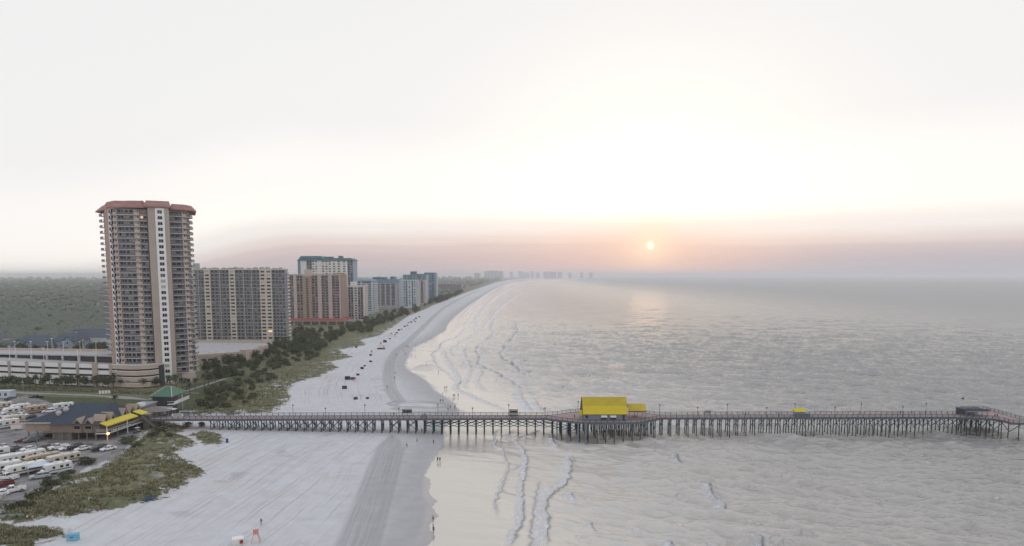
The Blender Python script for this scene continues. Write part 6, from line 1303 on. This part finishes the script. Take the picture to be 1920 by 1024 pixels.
def barrel(px_, py_, h, lab, r=.32):
    p = G(px_, py_); o = empty('litter_barrel', p, 0, lab, 'barrel', 'blue barrels on the sand'); b = MB(); b.loft([[(r * k * math.cos(6.283 * i / 12), r * k * math.sin(6.283 * i / 12), h * z) for i in range(12)] for k, z in ((.94, 0), (1, .1), (1, .32), (1.05, .34), (1, .36), (1, .64), (1.05, .66), (1, .68), (1, .95), (.95, 1))]); b.build('drum', M['barrel_blue'], o); MB().tube((0, 0, h + .002), (0, 0, h + .05), r * 1.02, k=12).build('rim', M['tent_navy'], o)
barrel(275, 941, .95, 'shorter blue barrel at the dune edge'); barrel(283.5, 938, 1.35, 'taller blue barrel at the dune edge', .36); barrel(426, 830, 1.3, 'dark blue barrel on the sand near the pier piles', .42)

# ---------------------------------------------------------------- people: one skinned surface per pose
for n, c in (('skin', (.34, .20, .14)), ('hair_dark', (.025, .018, .014)), ('shirt_white', (.66, .65, .64)), ('shirt_dark', (.035, .04, .05)), ('shirt_red', (.30, .04, .035)), ('shirt_blue', (.06, .10, .20)), ('shirt_tan', (.45, .32, .2)), ('shorts_dark', (.03, .033, .04)), ('shorts_khaki', (.26, .22, .16)), ('shirt_yellow', (.6, .42, .06))): mk(n, c, .8, .08, 3)
def body(pose):
    V, E, RD = [], [], []
    def v(p, r, par=None):
        V.append(p); RD.append(r)
        if par is not None: E.append((par, len(V) - 1))
        return len(V) - 1
    st = {'stand': (.06, -.04), 'walk': (.30, -.28), 'stride': (.38, -.22), 'lean': (.05, -.12)}[pose]; fw = .10 if pose == 'lean' else 0
    pel = v((0, 0, .93), .145); wa = v((fw * .3, 0, 1.10), .125, pel); ch = v((fw, 0, 1.30), .15, wa); nk = v((fw * 1.3, 0, 1.47), .06, ch); hd = v((fw * 1.6 + .02, 0, 1.58), .085, nk); v((fw * 1.6 + .02, 0, 1.70), .075, hd)
    for s, f_ in ((1, st[0]), (-1, st[1])):
        hp_ = v((0, s * .10, .88), .105, pel); kn = v((f_ * .55 + .03, s * .11, .50), .065, hp_); an = v((f_ - (.04 if f_ < 0 else 0), s * .11, .09), .042, kn); v((f_ + .16, s * .12, .04), .038, an)
        sh_ = v((fw, s * .19, 1.38), .065, ch); el_ = v((-f_ * .45 + fw, s * .25, 1.12), .045, sh_); ha = v((-f_ * .75 + .08 + fw * 2, s * .25, .90), .034, el_); v((-f_ * .8 + .10 + fw * 2, s * .245, .80), .036, ha)
    me = bpy.data.meshes.new('person'); me.from_pydata(V, E, []); o = bpy.data.objects.new('tmp_person', me); COL.objects.link(o)
    sk = o.modifiers.new('skin', 'SKIN'); 

    for i, r_ in enumerate(RD): me.skin_vertices[0].data[i].radius = (r_, r_ * (.78 if i in (0, 1, 2) else 1))
    me.skin_vertices[0].data[0].use_root = True
    sb = o.modifiers.new('sub', 'SUBSURF'); sb.levels = 1; sb.render_levels = 1
    dg = bpy.context.evaluated_depsgraph_get(); dg.update(); out = bpy.data.meshes.new_from_object(o.evaluated_get(dg)); out.name = 'person'; COL.objects.unlink(o); bpy.data.objects.remove(o)
    for n in ('skin', 'shirt_white', 'shorts_dark', 'hair_dark'): out.materials.append(M[n])
    for f in out.polygons:
        c = f.center; f.material_index = 3 if (c.z > 1.63 or (c.z > 1.5 and c.x < fw * 1.6 - .01)) else (1 if 1.0 < c.z < 1.46 and not (c.z < 1.18 and abs(c.y) > .19) else (2 if .52 < c.z <= 1.0 and abs(c.y) < .215 else 0)); f.use_smooth = True
    return out
BODY = {}

for ps in ('stand', 'walk', 'stride', 'lean'): BODY[ps] = body(ps)
def person(loc, pose, shirt, shorts, rz, lab, group, s=1.0):
    o = bpy.data.objects.new('person', BODY[pose]); COL.objects.link(o); o.location = loc; o.rotation_euler = (0, 0, R(rz)); o.scale = (s, s, s)
    for i, m_ in ((1, shirt), (2, shorts)): o.material_slots[i].link = 'OBJECT'; o.material_slots[i].material = M[m_]
    return tag(o, lab, 'person', group)
def beach(px_, py_, pose, shirt, shorts, rz, lab, s=1.0):
    z = G(px_, py_).z; p = G(px_, py_)
    if z < .0: p = P(px_, py_, 0); p.z = max(gz(p.x, p.y), -.12)
    return person(p, pose, shirt, shorts, rz, lab, 'people on the beach', s)
PD_ = [(820.5, 866, 'walk', 'shirt_dark', 'shorts_dark', 100, 'left walker of the pair wading at the shore below the pier'), (825, 866, 'walk', 'shirt_dark', 'shorts_dark', 100, 'right walker of the pair wading at the shore below the pier'),
 (763, 840, 'stand', 'shirt_dark', 'shorts_dark', 40, 'dark-clad person standing beside the combed sand below the pier'), (782, 830, 'walk', 'shirt_tan', 'shorts_dark', 80, 'person walking on smooth sand between the combed band and the water'), (813, 833, 'stand', 'shirt_red', 'shorts_dark', 80, 'person in reddish shirt near the wet edge below the pier'), (791, 812, 'walk', 'shirt_dark', 'shorts_dark', 90, 'person under the pier edge between the piles'),
 (812, 978, 'walk', 'shirt_tan', 'shorts_dark', 90, 'further of the two people in the shallows at the bottom'), (813, 1000, 'walk', 'shirt_dark', 'shorts_dark', 90, 'nearer of the two people in the shallows at the bottom'), (490, 985, 'walk', 'shirt_blue', 'shorts_khaki', 250, 'lone person walking on the near dry sand'), (51, 978, 'lean', 'shirt_white', 'shorts_dark', 0, 'stooping person in white by the lower-left path'), (61.5, 978, 'stand', 'shirt_tan', 'skin', 120, 'bare-shouldered person beside the stooping one at the lower left'),
 (477.5, 808.5, 'lean', 'shirt_dark', 'shorts_dark', 200, 'stooping person in dark clothes under the landward pier'), (485.5, 808.5, 'stand', 'shirt_white', 'shorts_dark', 180, 'person in white top under the landward pier'),
 (834, 730, 'walk', 'shirt_dark', 'shorts_dark', 90, 'left wader of the pair nearest the sand tongue'), (837.5, 729, 'walk', 'shirt_red', 'shorts_dark', 90, 'right wader of the pair nearest the sand tongue'), (830, 742, 'stand', 'shirt_red', 'shorts_khaki', 20, 'single wader just below the first wading pair'), (850, 745, 'walk', 'shirt_dark', 'shorts_dark', 90, 'left of three waders furthest out, behind the pier'), (852.7, 744, 'walk', 'shirt_tan', 'shorts_dark', 90, 'middle of three waders furthest out, behind the pier'), (859, 744, 'walk', 'shirt_dark', 'shorts_dark', 260, 'right of three waders furthest out, behind the pier'),
 (826, 755, 'stand', 'shirt_dark', 'shorts_dark', 90, 'left of two people on the wet sand tongue'), (830.5, 755, 'stand', 'shirt_dark', 'shorts_dark', 90, 'right of two people on the wet sand tongue'), (840, 770.5, 'walk', 'shirt_dark', 'shorts_dark', 60, 'left of three people on the sand tongue next to the pier'), (844.3, 767, 'walk', 'shirt_red', 'shorts_dark', 60, 'middle of three people on the sand tongue next to the pier'), (853, 767, 'stand', 'shirt_red', 'shorts_dark', 60, 'right of three people on the sand tongue next to the pier'),
 (741, 702, 'walk', 'shirt_dark', 'shorts_dark', 90, 'dark person right beside the curving combed track'), (740, 711, 'lean', 'shirt_dark', 'shorts_dark', 90, 'small crouched person just below the dark one by the track'), (726, 728, 'lean', 'shirt_dark', 'shorts_dark', 0, 'person crouching on the combed track itself'), (743, 667, 'walk', 'shirt_red', 'shorts_dark', 90, 'person in red at the bend of the combed track'), (757, 660, 'walk', 'shirt_red', 'shorts_khaki', 60, 'person in pale red above the bend of the track'), (760, 666, 'walk', 'shirt_dark', 'shorts_dark', 90, 'dark walker on the sand above the bend of the track'),
 (772, 667, 'stand', 'shirt_dark', 'shorts_khaki', 0, 'left of two people at the wet edge above the sand bar'), (779, 669, 'stand', 'shirt_tan', 'shorts_dark', 0, 'right of two people at the wet edge above the sand bar'), (761, 651, 'walk', 'shirt_dark', 'shorts_dark', 60, 'left of the three strollers in a line on the upper sand'), (763.6, 651, 'walk', 'shirt_red', 'shorts_dark', 60, 'middle of the three strollers in a line on the upper sand'), (766.2, 651.5, 'walk', 'shirt_dark', 'shorts_dark', 60, 'right of the three strollers in a line on the upper sand'), (779, 649, 'stand', 'shirt_dark', 'shorts_dark', 0, 'single distant person right of the three strollers'),
 (799, 637, 'stand', 'shirt_dark', 'shorts_dark', 0, 'upper of two dark people at the glowing waterline'), (799, 642.5, 'stand', 'shirt_blue', 'shorts_dark', 0, 'lower of two dark people at the glowing waterline'), (807, 636, 'walk', 'shirt_dark', 'shorts_dark', 0, 'dark person at the glowing waterline, second from the right'), (812, 637, 'walk', 'shirt_tan', 'skin', 0, 'tan person at the glowing waterline, furthest right'), (794, 620, 'walk', 'shirt_dark', 'shorts_dark', 60, 'lower of two distant walkers along the track'), (799, 613.5, 'walk', 'shirt_dark', 'shorts_dark', 60, 'upper of two distant walkers along the track'),
 (829, 625, 'walk', 'shirt_tan', 'skin', 80, 'left of two distant waders in the bright shallows'), (833, 625, 'walk', 'shirt_tan', 'skin', 80, 'right of two distant waders in the bright shallows'), (800, 682, 'stand', 'shirt_dark', 'shorts_dark', 0, 'person standing at the back of the dark sand bar'), (822, 699, 'walk', 'shirt_red', 'skin', 60, 'lone wader in the shallows right of the sand bar'), (825, 649, 'stand', 'shirt_tan', 'skin', 60, 'lone wader in the shallows far above the sand bar')]
for i, a in enumerate(PD_): beach(*a)
def on_pier(px_, py_, pose, shirt, shorts, rz, lab): return person(P(px_, py_, DZ + .02), pose, shirt, shorts, rz, lab, 'people on the pier')
for a in ((452, 782.5, 'stand', 'shirt_yellow', 'shorts_dark', 200, 'person in a pale yellow top standing on the landward pier'), (738.5, 781, 'stand', 'shirt_dark', 'shorts_dark', 90, 'dark-clad person on the pier over the beach'), (1077, 785, 'stand', 'shirt_blue', 'shorts_dark', 30, 'person in blue beside the left gable of the pier house'), (1129, 779.5, 'stand', 'shirt_dark', 'shorts_dark', 90, 'person by the far rail behind the pier house') if False else (1398, 781, 'stand', 'shirt_dark', 'shorts_dark', 90, 'angler at the far rail between the house and the small hut'),
          (1688, 778, 'stand', 'shirt_dark', 'shorts_dark', 90, 'left of two anglers at the outer far rail'), (1709.5, 778, 'stand', 'shirt_blue', 'shorts_dark', 90, 'right of two anglers at the outer far rail'), (1848, 774, 'stand', 'shirt_blue', 'shorts_dark', 45, 'person right beside the pier-head shelter'), (1854, 775, 'walk', 'shirt_dark', 'shorts_dark', 45, 'person walking just past the pier-head shelter'), (1865, 784, 'stand', 'shirt_dark', 'shorts_dark', 270, 'left of two people at the near rail of the pier head'), (1869.5, 784, 'stand', 'shirt_red', 'shorts_dark', 270, 'right of two people at the near rail of the pier head'), (1460, 781.5, 'lean', 'shirt_blue', 'shorts_dark', 270, 'stooping angler at the near rail left of the small hut')): on_pier(*a)
# ---------------------------------------------------------------- the morning haze over land and sea
hz = MB().box(-31000, 38500, -60, 36500, -7.2, 122).build('haze', [])
hm = bpy.data.materials.new('haze'); hm.use_nodes = True; t = hm.node_tree; t.nodes.clear()
pv = N(t, 'ShaderNodeVolumePrincipled'); pv.inputs['Color'].default_value = (.95, .93, .95, 1); pv.inputs['Density'].default_value = 9.5e-5; pv.inputs['Anisotropy'].default_value = .1
ou = N(t, 'ShaderNodeOutputMaterial'); L(t, pv.outputs[0], ou.inputs['Volume'])
hz.data.materials.append(hm); tag(hz, kind='stuff')
